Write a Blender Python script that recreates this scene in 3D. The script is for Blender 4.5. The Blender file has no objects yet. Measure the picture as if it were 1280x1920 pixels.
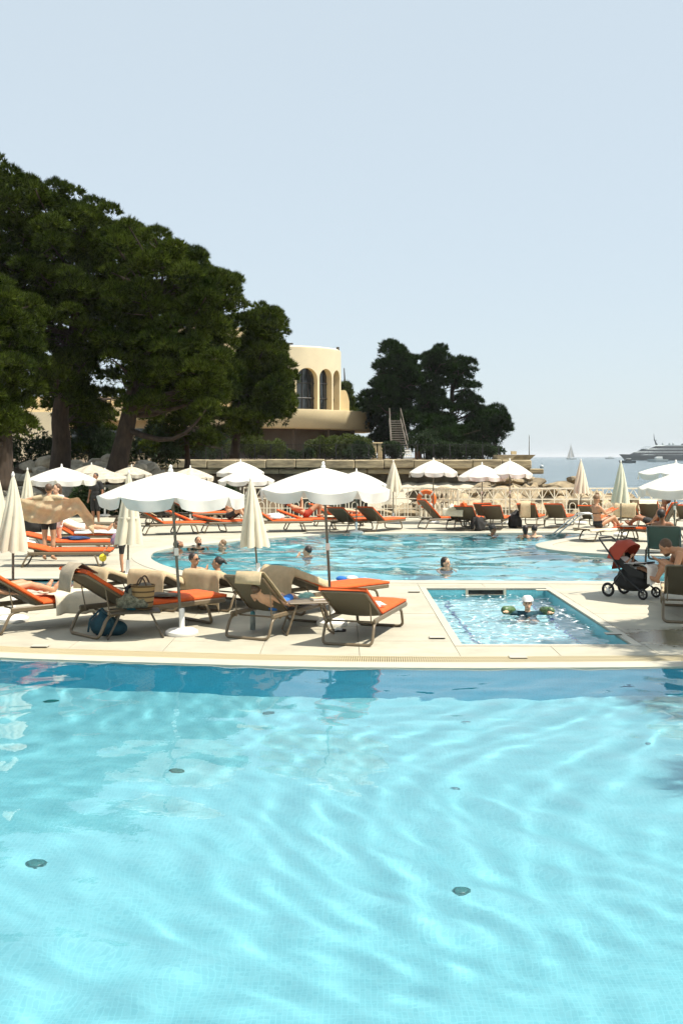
# Hotel pools by the sea: pines, cream building, parasols and loungers, hazy noon light.
import bpy, bmesh, math, random
import numpy as np
from mathutils import Vector, Matrix, Quaternion
from mathutils.geometry import delaunay_2d_cdt

R = math.radians
sc = bpy.context.scene
COL = sc.collection
random.seed(11)

# ------------------------------------------------------------------ camera
FOC, CH, HY = 2000.0, 2.3, 856.0          # focal length in photo pixels, eye height, horizon row
cam = bpy.data.cameras.new('camera')
cam_o = bpy.data.objects.new('camera', cam)
COL.objects.link(cam_o)
sc.camera = cam_o
cam.sensor_fit = 'VERTICAL'
cam.sensor_height = 36.0
cam.lens = FOC / 1920 * 36
cam.shift_y = -(960 - HY) / 1920
cam.clip_end = 60000
cam_o.location = (0, 0, CH)
cam_o.rotation_euler = (R(90), 0, 0)

# ------------------------------------------------------------------ sky and sun
SUN = Vector((.43, -.17, .885)).normalized()
world = bpy.data.worlds.new('World')
sc.world = world
world.use_nodes = True
wt = world.node_tree
sky_n = wt.nodes.new('ShaderNodeTexSky')
sky_n.sky_type = 'NISHITA'
sky_n.sun_disc = False
sky_n.sun_elevation = math.asin(SUN.z)
sky_n.sun_rotation = math.atan2(SUN.x, SUN.y)
sky_n.air_density, sky_n.dust_density, sky_n.ozone_density = 1.0, 1.0, 1.0
wmix = wt.nodes.new('ShaderNodeMix')
wmix.data_type = 'RGBA'
wmix.inputs[0].default_value = .12
wmix.inputs[6].default_value = (2.44, 2.80, 3.02, 1)   # pale summer haze veil over the whole sky
wt.links.new(sky_n.outputs[0], wmix.inputs[7])
wt.links.new(wmix.outputs[2], wt.nodes['Background'].inputs[0])
wt.nodes['Background'].inputs[1].default_value = .15

sun_l = bpy.data.lights.new('sun', 'SUN')
sun_l.energy = 4.4
sun_l.angle = R(.5)
sun_l.color = (1, .94, .83)
sun_l.cycles.is_caustics_light = True
sun_o = bpy.data.objects.new('sun', sun_l)
COL.objects.link(sun_o)
sun_o.rotation_euler = SUN.to_track_quat('Z', 'Y').to_euler()

vs = sc.view_settings
vs.view_transform = 'Standard'
vs.look = 'None'
vs.exposure = .85
vs.gamma = 1
vs.use_curve_mapping = False
sc.cycles.use_denoising = True
sc.cycles.max_bounces = 8
sc.cycles.diffuse_bounces = 3
sc.cycles.volume_bounces = 0
sc.cycles.transparent_max_bounces = 16
sc.cycles.sample_clamp_indirect = 6
sc.cycles.use_adaptive_sampling = True
sc.cycles.adaptive_threshold = .03

# ------------------------------------------------------------------ helpers
def G(px, py, z=0.0):
    """photo pixel of something standing at height z -> world point"""
    D = (CH - z) * FOC / (py - HY)
    return Vector(((px - 640) * D / FOC, D, z))

def at(px, py, D):
    return Vector(((px - 640) * D / FOC, D, CH - (py - HY) * D / FOC))

class MB:
    def __init__(s):
        s.v, s.f = [], []
    def add(s, v, f):
        n = len(s.v)
        s.v += [tuple(p) for p in v]
        s.f += [tuple(i + n for i in q) for q in f]
        return s
    def box(s, c, d, rz=0, m=None):
        hx, hy, hz = d[0] / 2, d[1] / 2, d[2] / 2
        pts = [Vector((x, y, z)) for z in (-hz, hz) for y in (-hy, hy) for x in (-hx, hx)]
        if m is None:
            m = Matrix.Rotation(rz, 3, 'Z')
        c = Vector(c)
        return s.add([c + m @ p for p in pts], [(0, 2, 3, 1), (4, 5, 7, 6), (0, 1, 5, 4), (2, 6, 7, 3), (0, 4, 6, 2), (1, 3, 7, 5)])
    def rbox(s, c, d, b, m=None):
        """box with chamfered edges (top and bottom rings pulled in)"""
        hx, hy, hz = d[0] / 2, d[1] / 2, d[2] / 2
        c = Vector(c)
        m = m or Matrix.Identity(3)
        rings = []
        for z, ins in ((-hz, b), (-hz + b, 0), (hz - b, 0), (hz, b)):
            x, y = hx - ins, hy - ins
            k = b * .8
            ring = [(x - k, -y), (x, -y + k), (x, y - k), (x - k, y), (-x + k, y), (-x, y - k), (-x, -y + k), (-x + k, -y)]
            rings.append([c + m @ Vector((p[0], p[1], z)) for p in ring])
        return s.loft(rings, True, True)
    def loft(s, rings, closed=True, caps=False):
        n = len(rings[0])
        v = [p for r in rings for p in r]
        f = []
        for j in range(len(rings) - 1):
            for i in range(n if closed else n - 1):
                k = (i + 1) % n
                f.append((j * n + i, j * n + k, (j + 1) * n + k, (j + 1) * n + i))
        if caps:
            f.append(tuple(range(n - 1, -1, -1)))
            f.append(tuple((len(rings) - 1) * n + i for i in range(n)))
        return s.add(v, f)
    def tube(s, path, r, seg=8, flat=1.0, caps=True):
        path = [Vector(p) for p in path]
        rr = r if isinstance(r, (list, tuple)) else [r] * len(path)
        rings, up = [], None
        for i, p in enumerate(path):
            t = (path[min(i + 1, len(path) - 1)] - path[max(i - 1, 0)])
            t = t.normalized() if t.length > 1e-9 else Vector((0, 0, 1))
            if up is None:
                up = Vector((0, 0, 1)) if abs(t.z) < .9 else Vector((1, 0, 0))
            a = t.cross(up)
            if a.length < 1e-5:
                a = t.cross(Vector((0, 1, 0)))
            a.normalize()
            b = a.cross(t).normalized()
            up = b
            rings.append([p + (a * math.cos(6.28319 * k / seg) * flat + b * math.sin(6.28319 * k / seg)) * rr[i] for k in range(seg)])
        return s.loft(rings, True, caps)
    def cap(s, a, ra, b, rb, seg=10):
        """capsule with two radii"""
        a, b = Vector(a), Vector(b)
        t = (b - a)
        L = t.length
        t = t.normalized() if L > 1e-6 else Vector((0, 0, 1))
        u = t.orthogonal().normalized()
        w = t.cross(u)
        rings = []
        for c, r, sgn, angs in ((a, ra, -1, (88, 55, 25, 0)), (b, rb, 1, (0, 25, 55, 88))):
            for g in angs:
                cc = c + t * (sgn * r * math.sin(R(g)))
                rad = r * math.cos(R(g))
                rings.append([cc + (u * math.cos(6.28319 * k / seg) + w * math.sin(6.28319 * k / seg)) * rad for k in range(seg)])
        return s.loft(rings, True, True)
    def ell(s, c, rad, m=None, seg=12, rows=8):
        c = Vector(c)
        m = m or Matrix.Identity(3)
        rings = []
        for j in range(rows + 1):
            th = math.pi * (j / rows) * .98 + .01 * math.pi
            rings.append([c + m @ Vector((rad[0] * math.sin(th) * math.cos(6.28319 * k / seg), rad[1] * math.sin(th) * math.sin(6.28319 * k / seg), -rad[2] * math.cos(th))) for k in range(seg)])
        return s.loft(rings, True, True)
    def lathe(s, c, prof, seg=16, caps=True):
        c = Vector(c)
        return s.loft([[c + Vector((r * math.cos(6.28319 * k / seg), r * math.sin(6.28319 * k / seg), z)) for k in range(seg)] for r, z in prof], True, caps)
    def prism(s, poly, z0, z1):
        n = len(poly)
        v = [(p[0], p[1], z0) for p in poly] + [(p[0], p[1], z1) for p in poly]
        f = [tuple(range(n - 1, -1, -1)), tuple(range(n, 2 * n))] + [(i, (i + 1) % n, n + (i + 1) % n, n + i) for i in range(n)]
        return s.add(v, f)
    def mesh(s, name, m, smooth=False):
        me = bpy.data.meshes.new(name)
        me.from_pydata(s.v, [], s.f)
        me.materials.append(m)
        if smooth:
            me.shade_smooth()
            if smooth != 'all':
                me.set_sharp_from_angle(angle=R(40))
        me.update()
        return me
    def build(s, name, m, parent=None, smooth=False):
        return inst(name, s.mesh(name, m, smooth), parent)

def inst(name, me, parent=None):
    o = bpy.data.objects.new(name, me)
    COL.objects.link(o)
    o.parent = parent
    return o

def tag(o, label=None, cat=None, group=None, kind=None):
    if label: o['label'] = label
    if cat: o['category'] = cat
    if group: o['group'] = group
    if kind: o['kind'] = kind
    return o

def thing(name, label, cat, loc=(0, 0, 0), rz=0, group=None, scale=1):
    o = bpy.data.objects.new(name, None)
    COL.objects.link(o)
    o.location = loc
    o.rotation_euler = (0, 0, rz)
    o.scale = (scale,) * 3
    return tag(o, label, cat, group)

def struct(o):
    o['kind'] = 'structure'
    return o

# ------------------------------------------------------------------ materials
MATS = {}
def mat(name, color, rough=.6, var=0.0, scale=8.0, bump=0.0, bscale=40.0, metal=0.0, spec=.5, trans=0.0, island=0.0, objvar=0.0, stretch=None, col2=None):
    m = bpy.data.materials.new(name)
    m.use_nodes = True
    nt = m.node_tree
    b = nt.nodes['Principled BSDF']
    b.inputs['Base Color'].default_value = (*color, 1)
    b.inputs['Roughness'].default_value = rough
    b.inputs['Metallic'].default_value = metal
    b.inputs['Specular IOR Level'].default_value = spec
    L = nt.links.new
    geo = nt.nodes.new('ShaderNodeNewGeometry')
    src = geo.outputs['Position']
    if stretch:
        mp = nt.nodes.new('ShaderNodeMapping')
        mp.inputs['Scale'].default_value = stretch
        L(src, mp.inputs[0])
        src = mp.outputs[0]
    col = None
    if var or col2:
        n = nt.nodes.new('ShaderNodeTexNoise')
        n.inputs['Scale'].default_value = scale
        n.inputs['Detail'].default_value = 6
        n.inputs['Roughness'].default_value = .65
        L(src, n.inputs['Vector'])
        rmp = nt.nodes.new('ShaderNodeValToRGB')
        rmp.color_ramp.elements[0].position = .32
        rmp.color_ramp.elements[1].position = .68
        c2 = col2 or tuple(min(1, c * (1 + var)) for c in color)
        rmp.color_ramp.elements[0].color = (*[c * (1 - var) for c in color], 1)
        rmp.color_ramp.elements[1].color = (*c2, 1)
        L(n.outputs['Fac'], rmp.inputs[0])
        col = rmp.outputs[0]
    if island or objvar:
        hs = nt.nodes.new('ShaderNodeHueSaturation')
        mr = nt.nodes.new('ShaderNodeMapRange')
        k = island or objvar
        mr.inputs['To Min'].default_value = 1 - k
        mr.inputs['To Max'].default_value = 1 + k
        if island:
            L(geo.outputs['Random Per Island'], mr.inputs['Value'])
        else:
            oi = nt.nodes.new('ShaderNodeObjectInfo')
            L(oi.outputs['Random'], mr.inputs['Value'])
        L(mr.outputs[0], hs.inputs['Value'])
        if col: L(col, hs.inputs['Color'])
        else: hs.inputs['Color'].default_value = (*color, 1)
        col = hs.outputs[0]
    if col: L(col, b.inputs['Base Color'])
    if bump:
        n2 = nt.nodes.new('ShaderNodeTexNoise')
        n2.inputs['Scale'].default_value = bscale
        n2.inputs['Detail'].default_value = 5
        L(src, n2.inputs['Vector'])
        bp = nt.nodes.new('ShaderNodeBump')
        bp.inputs['Strength'].default_value = min(1, bump)
        bp.inputs['Distance'].default_value = .02 * max(1, bump)
        L(n2.outputs['Fac'], bp.inputs['Height'])
        L(bp.outputs[0], b.inputs['Normal'])
    if trans:
        t = nt.nodes.new('ShaderNodeBsdfTranslucent')
        if col: L(col, t.inputs[0])
        else: t.inputs[0].default_value = (*color, 1)
        mx = nt.nodes.new('ShaderNodeMixShader')
        mx.inputs[0].default_value = trans
        L(b.outputs[0], mx.inputs[1])
        L(t.outputs[0], mx.inputs[2])
        L(mx.outputs[0], nt.nodes['Material Output'].inputs[0])
    MATS[name] = m
    return m

M_deck = mat('limestone_deck', (.39, .36, .278), .72, var=.13, scale=1.7, bump=.15, bscale=60, objvar=.045)
M_coping = mat('coping_stone', (.43, .40, .32), .6, var=.06, scale=4, bump=.08)
M_grate = mat('grate_plastic', (.46, .39, .24), .5)
M_dark = mat('dark_void', (.02, .02, .018), .9)
M_steel = mat('steel', (.55, .55, .53), .3, metal=1)
M_frame = mat('taupe_frame', (.15, .112, .066), .38, var=.06, scale=20)
M_sling = mat('taupe_sling', (.105, .088, .056), .75, var=.10, scale=60, trans=.10)
M_darkframe = mat('dark_frame', (.07, .055, .035), .45)
M_pad = mat('orange_pad', (.60, .088, .010), .85, var=.16, scale=5, bump=.6, bscale=11, objvar=.10)
M_towel = mat('beige_towel', (.54, .42, .255), .95, var=.10, scale=12, bump=.5, bscale=160, trans=.06)
M_towelw = mat('cream_towel', (.74, .66, .50), .95, var=.08, scale=12, bump=.5, bscale=120, trans=.15)
M_white = mat('white_cloth', (.80, .78, .74), .9, var=.05, scale=12, trans=.15)
M_canopy = mat('canopy_canvas', (.64, .625, .57), .85, var=.05, scale=5, trans=.22)
M_canopyold = mat('weathered_canvas', (.56, .51, .41), .9, var=.22, scale=6, trans=.25)
M_closed = mat('folded_canvas', (.66, .61, .47), .85, var=.06, scale=6, trans=.12)
M_closedg = mat('folded_canvas_green', (.63, .63, .48), .85, var=.06, scale=6, trans=.12)
M_pole = mat('grey_pole', (.13, .12, .085), .4)
M_plastic = mat('white_plastic', (.76, .74, .68), .45)
M_fence = mat('cream_paint', (.74, .68, .54), .5, var=.05, scale=8)
M_black = mat('black_fabric', (.015, .014, .013), .8)
M_blackm = mat('black_metal', (.012, .012, .012), .5)
M_rock = mat('pale_rock', (.42, .37, .28), .9, var=.4, scale=2.2, bump=1, bscale=5, objvar=.15)
M_rockbr = mat('brown_rock', (.25, .195, .12), .95, var=.55, scale=1.4, bump=1, bscale=5, objvar=.35)
M_wall = mat('seawall_stone', (.30, .245, .15), .95, var=.55, scale=1.3, bump=1, bscale=4, stretch=(.6, 1, 3))
M_wallr = mat('seawall_shaded', (.16, .135, .09), .95, var=.4, scale=1.5, bump=.5, bscale=4)  # shade of the recess under the cap put into a darker stone colour
M_apron = mat('apron_plaster', (.48, .43, .33), .9, var=.18, scale=.8)
M_cream = mat('cream_render', (.64, .50, .285), .85, var=.06, scale=.7, bump=.15, bscale=8)
M_creamw = mat('cream_render_top', (.66, .57, .385), .85, var=.06, scale=.7)
M_bandlit = mat('cream_band_lit', (.74, .60, .355), .85, var=.05, scale=.7, bump=.15, bscale=8)  # cream lightened to carry the sunlight the outward-sloping band misses
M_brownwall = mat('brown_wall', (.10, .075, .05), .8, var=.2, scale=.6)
M_glass = mat('dark_glass', (.02, .024, .026), .06, spec=.8)
M_bark = mat('pine_bark', (.042, .028, .018), .95, var=.5, scale=5, bump=1, bscale=9, stretch=(1, 1, .35))
M_needle = mat('pine_needles', (.021, .047, .006), .85, var=.5, scale=.45, island=.7, trans=.2, spec=.06, col2=(.076, .102, .013))
M_needled = mat('far_needles', (.015, .033, .007), .85, var=.5, scale=.5, island=.55, trans=.12, spec=.06)
M_leaf = mat('shrub_leaves', (.020, .044, .008), .7, var=.4, scale=.8, island=.5, trans=.25)
M_leafy = mat('bright_leaves', (.070, .095, .012), .7, var=.4, scale=.8, island=.45, trans=.3)
M_earth = mat('pine_litter_ground', (.14, .10, .06), .95, var=.4, scale=1.2, bump=1, bscale=6)
M_skin = mat('skin_tan', (.45, .23, .125), .55, var=.06, scale=14)
M_skin2 = mat('skin_fair', (.58, .34, .21), .55, var=.06, scale=14)
M_skin3 = mat('skin_deep', (.28, .13, .065), .5, var=.06, scale=14)
M_hair = mat('dark_hair', (.022, .014, .010), .55, var=.3, scale=40)
M_hairb = mat('brown_hair', (.085, .045, .022), .55, var=.3, scale=40)
M_hairl = mat('light_brown_hair', (.17, .095, .045), .55, var=.3, scale=40)
M_blue = mat('blue_shorts', (.012, .12, .42), .8, var=.1)
M_yellow = mat('yellow_ball', (.80, .62, .02), .4)
M_teal = mat('teal_fabric', (.012, .055, .075), .85, var=.3, scale=12, bump=.4, bscale=20)
M_grey = mat('grey_cloth', (.16, .14, .11), .9, var=.25, scale=20, bump=.4, bscale=30)
M_red = mat('red_hood', (.33, .04, .014), .75, var=.08)
M_lip = mat('lip', (.30, .09, .07), .5)

def water_mat(name, tint, foam=0.0, bumps=0.0, fscale=3.0, centre=None):
    m = bpy.data.materials.new(name)
    m.use_nodes = True
    nt = m.node_tree
    b = nt.nodes['Principled BSDF']
    b.inputs['Base Color'].default_value = (*tint, 1)
    b.inputs['Roughness'].default_value = 0.0
    b.inputs['IOR'].default_value = 1.333
    b.inputs['Transmission Weight'].default_value = 1
    L = nt.links.new
    if bumps:
        n = nt.nodes.new('ShaderNodeTexNoise')
        n.inputs['Scale'].default_value = 9
        n.inputs['Detail'].default_value = 2
        bp = nt.nodes.new('ShaderNodeBump')
        bp.inputs['Strength'].default_value = bumps
        bp.inputs['Distance'].default_value = .01
        g = nt.nodes.new('ShaderNodeNewGeometry')
        L(g.outputs['Position'], n.inputs['Vector'])
        L(n.outputs['Fac'], bp.inputs['Height'])
        L(bp.outputs[0], b.inputs['Normal'])
    if foam:
        g = nt.nodes.new('ShaderNodeNewGeometry')
        mp = nt.nodes.new('ShaderNodeMapping')
        mp.inputs['Scale'].default_value = (1.4, .8, 1)
        L(g.outputs['Position'], mp.inputs[0])
        n = nt.nodes.new('ShaderNodeTexNoise')
        n.inputs['Scale'].default_value = fscale
        n.inputs['Detail'].default_value = 8
        n.inputs['Distortion'].default_value = 1.6
        L(mp.outputs[0], n.inputs['Vector'])
        r = nt.nodes.new('ShaderNodeValToRGB')
        r.color_ramp.elements[0].position = .60 - foam * .1
        r.color_ramp.elements[1].position = .74
        L(n.outputs['Fac'], r.inputs[0])
        d = nt.nodes.new('ShaderNodeBsdfDiffuse')
        d.inputs[0].default_value = (.8, .85, .86, 1)
        mx = nt.nodes.new('ShaderNodeMixShader')
        L(r.outputs[0], mx.inputs[0])
        L(b.outputs[0], mx.inputs[1])
        L(d.outputs[0], mx.inputs[2])
        L(mx.outputs[0], nt.nodes['Material Output'].inputs[0])
    return m

def tile_mat(name, c1, c2, size):
    """small square mosaic with pale joints, from world position"""
    m = bpy.data.materials.new(name)
    m.use_nodes = True
    nt = m.node_tree
    b = nt.nodes['Principled BSDF']
    b.inputs['Roughness'].default_value = .35
    L = nt.links.new
    g = nt.nodes.new('ShaderNodeNewGeometry')
    sx = nt.nodes.new('ShaderNodeSeparateXYZ')
    L(g.outputs['Position'], sx.inputs[0])
    def M(op, a, bb=None):
        n = nt.nodes.new('ShaderNodeMath')
        n.operation = op
        for i, q in enumerate((a, bb)):
            if q is None: continue
            if isinstance(q, (int, float)): n.inputs[i].default_value = q
            else: L(q, n.inputs[i])
        return n.outputs[0]
    v2 = M('ADD', sx.outputs[1], sx.outputs[2])
    lines = []
    cells = []
    for s in (sx.outputs[0], v2):
        q = M('DIVIDE', s, size)
        cells.append(M('FLOOR', q))
        fr = M('FRACT', q)
        lines.append(M('LESS_THAN', M('ABSOLUTE', M('SUBTRACT', fr, .5)), .42))
    tile = M('MULTIPLY', lines[0], lines[1])
    cx = nt.nodes.new('ShaderNodeCombineXYZ')
    L(cells[0], cx.inputs[0])
    L(cells[1], cx.inputs[1])
    wn = nt.nodes.new('ShaderNodeTexWhiteNoise')
    wn.noise_dimensions = '2D'
    L(cx.outputs[0], wn.inputs['Vector'])
    mx = nt.nodes.new('ShaderNodeMix')
    mx.data_type = 'RGBA'
    L(wn.outputs['Value'], mx.inputs[0])
    mx.inputs[6].default_value = (*c1, 1)
    mx.inputs[7].default_value = (*c2, 1)
    m2 = nt.nodes.new('ShaderNodeMix')
    m2.data_type = 'RGBA'
    L(tile, m2.inputs[0])
    m2.inputs[6].default_value = tuple(min(1, c * 1.06) for c in c2) + (1,)
    L(mx.outputs[2], m2.inputs[7])
    L(m2.outputs[2], b.inputs['Base Color'])
    return m

M_tile = tile_mat('pale_blue_mosaic', (.145, .425, .49), (.18, .465, .525), .032)
M_tile4 = tile_mat('light_mosaic', (.27, .52, .58), (.32, .57, .62), .032)
M_tile3 = tile_mat('deep_blue_mosaic', (.04, .37, .53), (.055, .42, .58), .032)
M_tile2 = tile_mat('blue_mosaic', (.11, .40, .46), (.16, .46, .52), .05)

def sea_mat():
    m = bpy.data.materials.new('sea_water')
    m.use_nodes = True
    nt = m.node_tree
    b = nt.nodes['Principled BSDF']
    b.inputs['Base Color'].default_value = (.03, .07, .085, 1)
    b.inputs['Roughness'].default_value = .12
    b.inputs['IOR'].default_value = 1.33
    L = nt.links.new
    g = nt.nodes.new('ShaderNodeNewGeometry')
    mp = nt.nodes.new('ShaderNodeMapping')
    mp.inputs['Scale'].default_value = (.35, 1, 1)
    L(g.outputs['Position'], mp.inputs[0])
    prev = None
    for s, d in ((.9, .35), (.12, 1.6)):
        n = nt.nodes.new('ShaderNodeTexNoise')
        n.inputs['Scale'].default_value = s
        n.inputs['Detail'].default_value = 4
        L(mp.outputs[0], n.inputs['Vector'])
        bp = nt.nodes.new('ShaderNodeBump')
        bp.inputs['Strength'].default_value = 1
        bp.inputs['Distance'].default_value = d
        L(n.outputs['Fac'], bp.inputs['Height'])
        if prev: L(prev, bp.inputs['Normal'])
        prev = bp.outputs[0]
    L(prev, b.inputs['Normal'])
    return m
M_sea = sea_mat()
# ------------------------------------------------------------------ pools and deck
def catmull(pts, n=4, closed=True):
    out = []
    m = len(pts)
    rng = range(m) if closed else range(m - 1)
    for i in rng:
        if closed:
            p0, p1, p2, p3 = (Vector(pts[(i + k) % m]) for k in (-1, 0, 1, 2))
        else:
            p0, p1, p2, p3 = Vector(pts[max(i - 1, 0)]), Vector(pts[i]), Vector(pts[i + 1]), Vector(pts[min(i + 2, m - 1)])
        for k in range(n):
            t = k / n
            out.append(.5 * ((2 * p1) + (p2 - p0) * t + (2 * p0 - 5 * p1 + 4 * p2 - p3) * t * t + (3 * p1 - p0 - 3 * p2 + p3) * t ** 3))
    if not closed: out.append(Vector(pts[-1]))
    return out

def inside(p, poly):
    x, y = p[0], p[1]
    r = False
    j = len(poly) - 1
    for i in range(len(poly)):
        a, b = poly[i], poly[j]
        if (a[1] > y) != (b[1] > y) and x < (b[0] - a[0]) * (y - a[1]) / (b[1] - a[1]) + a[0]:
            r = not r
        j = i
    return r

def area(poly):
    return .5 * sum(poly[i][0] * poly[(i + 1) % len(poly)][1] - poly[(i + 1) % len(poly)][0] * poly[i][1] for i in range(len(poly)))

def offset(poly, w, closed=True):
    n = len(poly)
    out = []
    s = 1 if (not closed or area(poly) < 0) else -1     # outward
    for i in range(n):
        a = poly[(i - 1) % n] if closed or i > 0 else poly[i]
        b = poly[(i + 1) % n] if closed or i < n - 1 else poly[i]
        t = (Vector((b[0], b[1])) - Vector((a[0], a[1]))).normalized()
        out.append(Vector((poly[i][0] - t.y * s * w, poly[i][1] + t.x * s * w)))
    return out

def region(outer, holes):
    vs_, es = [], []
    for loop in [outer] + holes:
        n0 = len(vs_)
        vs_ += [Vector((p[0], p[1])) for p in loop]
        es += [(n0 + i, n0 + (i + 1) % len(loop)) for i in range(len(loop))]
    v, e, f, *_ = delaunay_2d_cdt(vs_, es, [], 0, 1e-5)
    keep = []
    for q in f:
        c = sum((v[i] for i in q), Vector((0, 0))) / len(q)
        if inside(c, outer) and not any(inside(c, h) for h in holes):
            keep.append(tuple(q))
    return v, keep

front_edge = catmull([G(x, y).xy for x, y in ((-420, 1208), (-200, 1219), (0, 1230), (150, 1235.5), (300, 1240), (470, 1245), (640, 1248), (900, 1249.5), (1280, 1247), (1480, 1243), (1760, 1236))], 6, False)
front_poly = list(front_edge) + [Vector((front_edge[-1].x, .8)), Vector((front_edge[0].x, .8))]
far_px = [(282, 1043), (292, 1034), (330, 1026), (400, 1018), (480, 1010), (560, 1005), (640, 1001), (800, 999), (960, 998.5), (1060, 998.5),
          (1090, 1001), (1092, 1005), (1050, 1011), (1015, 1017), (1004, 1022), (1020, 1028), (1065, 1034), (1140, 1038.5), (1290, 1043), (1480, 1047),
          (1480, 1091), (1300, 1091), (1130, 1090.5), (880, 1089), (640, 1088), (500, 1086), (430, 1083), (360, 1074), (310, 1061), (288, 1051)]
far_poly = catmull([G(*p).xy for p in far_px], 5)
kid_poly = [Vector(p) for p in ((1.47, 13.03), (1.47, 18.62), (3.55, 18.62), (3.55, 13.03))]
side_poly = [Vector(p) for p in ((-10, 18.35), (-10, 20.15), (-4.75, 20.15), (-4.75, 18.35))]
POOLS = {'front': (front_poly, -1.40, -.022), 'far': (far_poly, -1.75, -.03), 'kid': (kid_poly, -.75, -.11), 'side': (side_poly, -.9, -.05)}

deck_outer = [Vector(p) for p in ((-45, -6), (45, -6), (45, 40.2), (-7, 40.2), (-7, 43.5), (-45, 43.5))]
v, f = region(deck_outer, [front_poly, far_poly, kid_poly, side_poly])
deck = struct(MB().add([(p.x, p.y, -.02) for p in v], f).build('pool_deck', M_deck))

# copings
front_out = offset(front_edge, .58, False)
cop = {'far': (.42, far_poly), 'kid': (.10, kid_poly), 'side': (.3, side_poly)}
slab_holes = [list(front_out) + [Vector((front_out[-1].x, .8)), Vector((front_out[0].x, .8))]]
for nm, (w, poly) in cop.items():
    o1 = offset(poly, w) if nm != 'kid' else [Vector(p) for p in ((1.37, 12.93), (1.37, 18.72), (3.65, 18.72), (3.65, 12.93))]
    i1 = offset(poly, -.012) if nm not in ('kid', 'side') else poly
    rings = [[(p.x, p.y, z) for p in lp] for lp, z in ((i1, -.10 if nm != 'kid' else -.03), (i1, 0), (offset(i1, .012) if nm != 'kid' else i1, .008), (o1, .008), (o1, -.03))]
    MB().loft(rings).build('coping', M_coping, deck, smooth=True)
    slab_holes.append(o1)
# lip of the front pool
lip_o = offset(front_edge, .20, False)
lip_i = offset(front_edge, -.015, False)
m = MB()
m.loft([[(p.x, p.y, z) for p in lp] for lp, z in ((front_edge, -.12), (lip_i, -.09), (lip_i, -.012), (offset(front_edge, .01, False), .004), (lip_o, .006), (lip_o, -.06))], closed=False)
m.build('coping', M_coping, deck, smooth=True)
# overflow channel and grate
ga, gb = offset(front_edge, .20, False), offset(front_edge, .58, False)
MB().loft([[(p.x, p.y, z) for p in lp] for lp, z in ((ga, -.018), (gb, -.018))], closed=False).build('channel', M_dark, deck)
m = MB()
acc, nxt, pitch = 0.0, 0.0, .026
for i in range(len(front_edge) - 1):
    a0, a1, b0, b1 = ga[i], ga[i + 1], gb[i], gb[i + 1]
    L_ = (a1 - a0).length
    while nxt < acc + L_:
        t = (nxt - acc) / L_
        p, q = a0.lerp(a1, t), b0.lerp(b1, t)
        if -7.5 < p.x < 7.5:
            tn = (a1 - a0).normalized() * .0075
            m.prism([p - tn, p + tn, q + tn, q - tn], -.016, .003)
        nxt += pitch
    acc += L_
for off in (.22, .39, .56):
    lp, lq = offset(front_edge, off - .008, False), offset(front_edge, off + .008, False)
    m.loft([[(p.x, p.y, .0035) for p in lp], [(p.x, p.y, .0035) for p in lq]], closed=False)
tag(m.build('overflow_grate', M_grate, deck), 'slotted cream overflow grate along the near pool edge', kind='stuff')

# paving slabs of the near deck, one by one
S, gap = 1.16, .007
def slab_mesh(poly_v, faces):
    """thin plate from 2-D triangles"""
    bm = bmesh.new()
    bv = [bm.verts.new((p[0], p[1], 0)) for p in poly_v]
    for q in faces:
        bm.faces.new([bv[i] for i in q])
    for vv in [vv for vv in bm.verts if not vv.link_faces]:
        bm.verts.remove(vv)
    r = bmesh.ops.extrude_face_region(bm, geom=bm.faces[:])
    for e in r['geom']:
        if isinstance(e, bmesh.types.BMVert): e.co.z = -.024
    bmesh.ops.recalc_face_normals(bm, faces=bm.faces[:])
    me = bpy.data.meshes.new('slab')
    bm.to_mesh(me)
    bm.free()
    me.materials.append(M_slab)
    return me

def slab_material():
    m = mat('limestone_slab', (.39, .36, .278), .7, var=.13, scale=1.7, bump=.12, bscale=60, objvar=.05)
    nt = m.node_tree
    b = nt.nodes['Principled BSDF']
    base = b.inputs['Base Color'].links[0].from_socket
    L = nt.links.new
    g = nt.nodes.new('ShaderNodeNewGeometry')
    # wet patch beside the small pool: darker, glossy
    dist = nt.nodes.new('ShaderNodeVectorMath'); dist.operation = 'DISTANCE'
    mp = nt.nodes.new('ShaderNodeMapping'); mp.inputs['Scale'].default_value = (.62, 1, 1)
    L(g.outputs['Position'], mp.inputs[0])
    L(mp.outputs[0], dist.inputs[0]); dist.inputs[1].default_value = (4.45 * .62, 13.55, 0)
    n = nt.nodes.new('ShaderNodeTexNoise'); n.inputs['Scale'].default_value = 3.4; n.inputs['Detail'].default_value = 10; n.inputs['Roughness'].default_value = .68
    L(g.outputs['Position'], n.inputs['Vector'])
    a = nt.nodes.new('ShaderNodeMath'); a.operation = 'MULTIPLY_ADD'
    L(n.outputs['Fac'], a.inputs[0]); a.inputs[1].default_value = 1.5
    L(dist.outputs['Value'], a.inputs[2])
    r = nt.nodes.new('ShaderNodeMapRange'); r.inputs['From Min'].default_value = 1.62; r.inputs['From Max'].default_value = 1.30
    L(a.outputs[0], r.inputs['Value'])
    mx = nt.nodes.new('ShaderNodeMix'); mx.data_type = 'RGBA'; mx.blend_type = 'MULTIPLY'
    L(r.outputs[0], mx.inputs[0]); L(base, mx.inputs[6]); mx.inputs[7].default_value = (.56, .52, .43, 1)
    L(mx.outputs[2], b.inputs['Base Color'])
    r2 = nt.nodes.new('ShaderNodeMapRange'); r2.inputs['To Min'].default_value = .7; r2.inputs['To Max'].default_value = .12
    L(r.outputs[0], r2.inputs['Value']); L(r2.outputs[0], b.inputs['Roughness'])
    return m
M_slab = slab_material()
h = S / 2 - gap / 2
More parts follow.
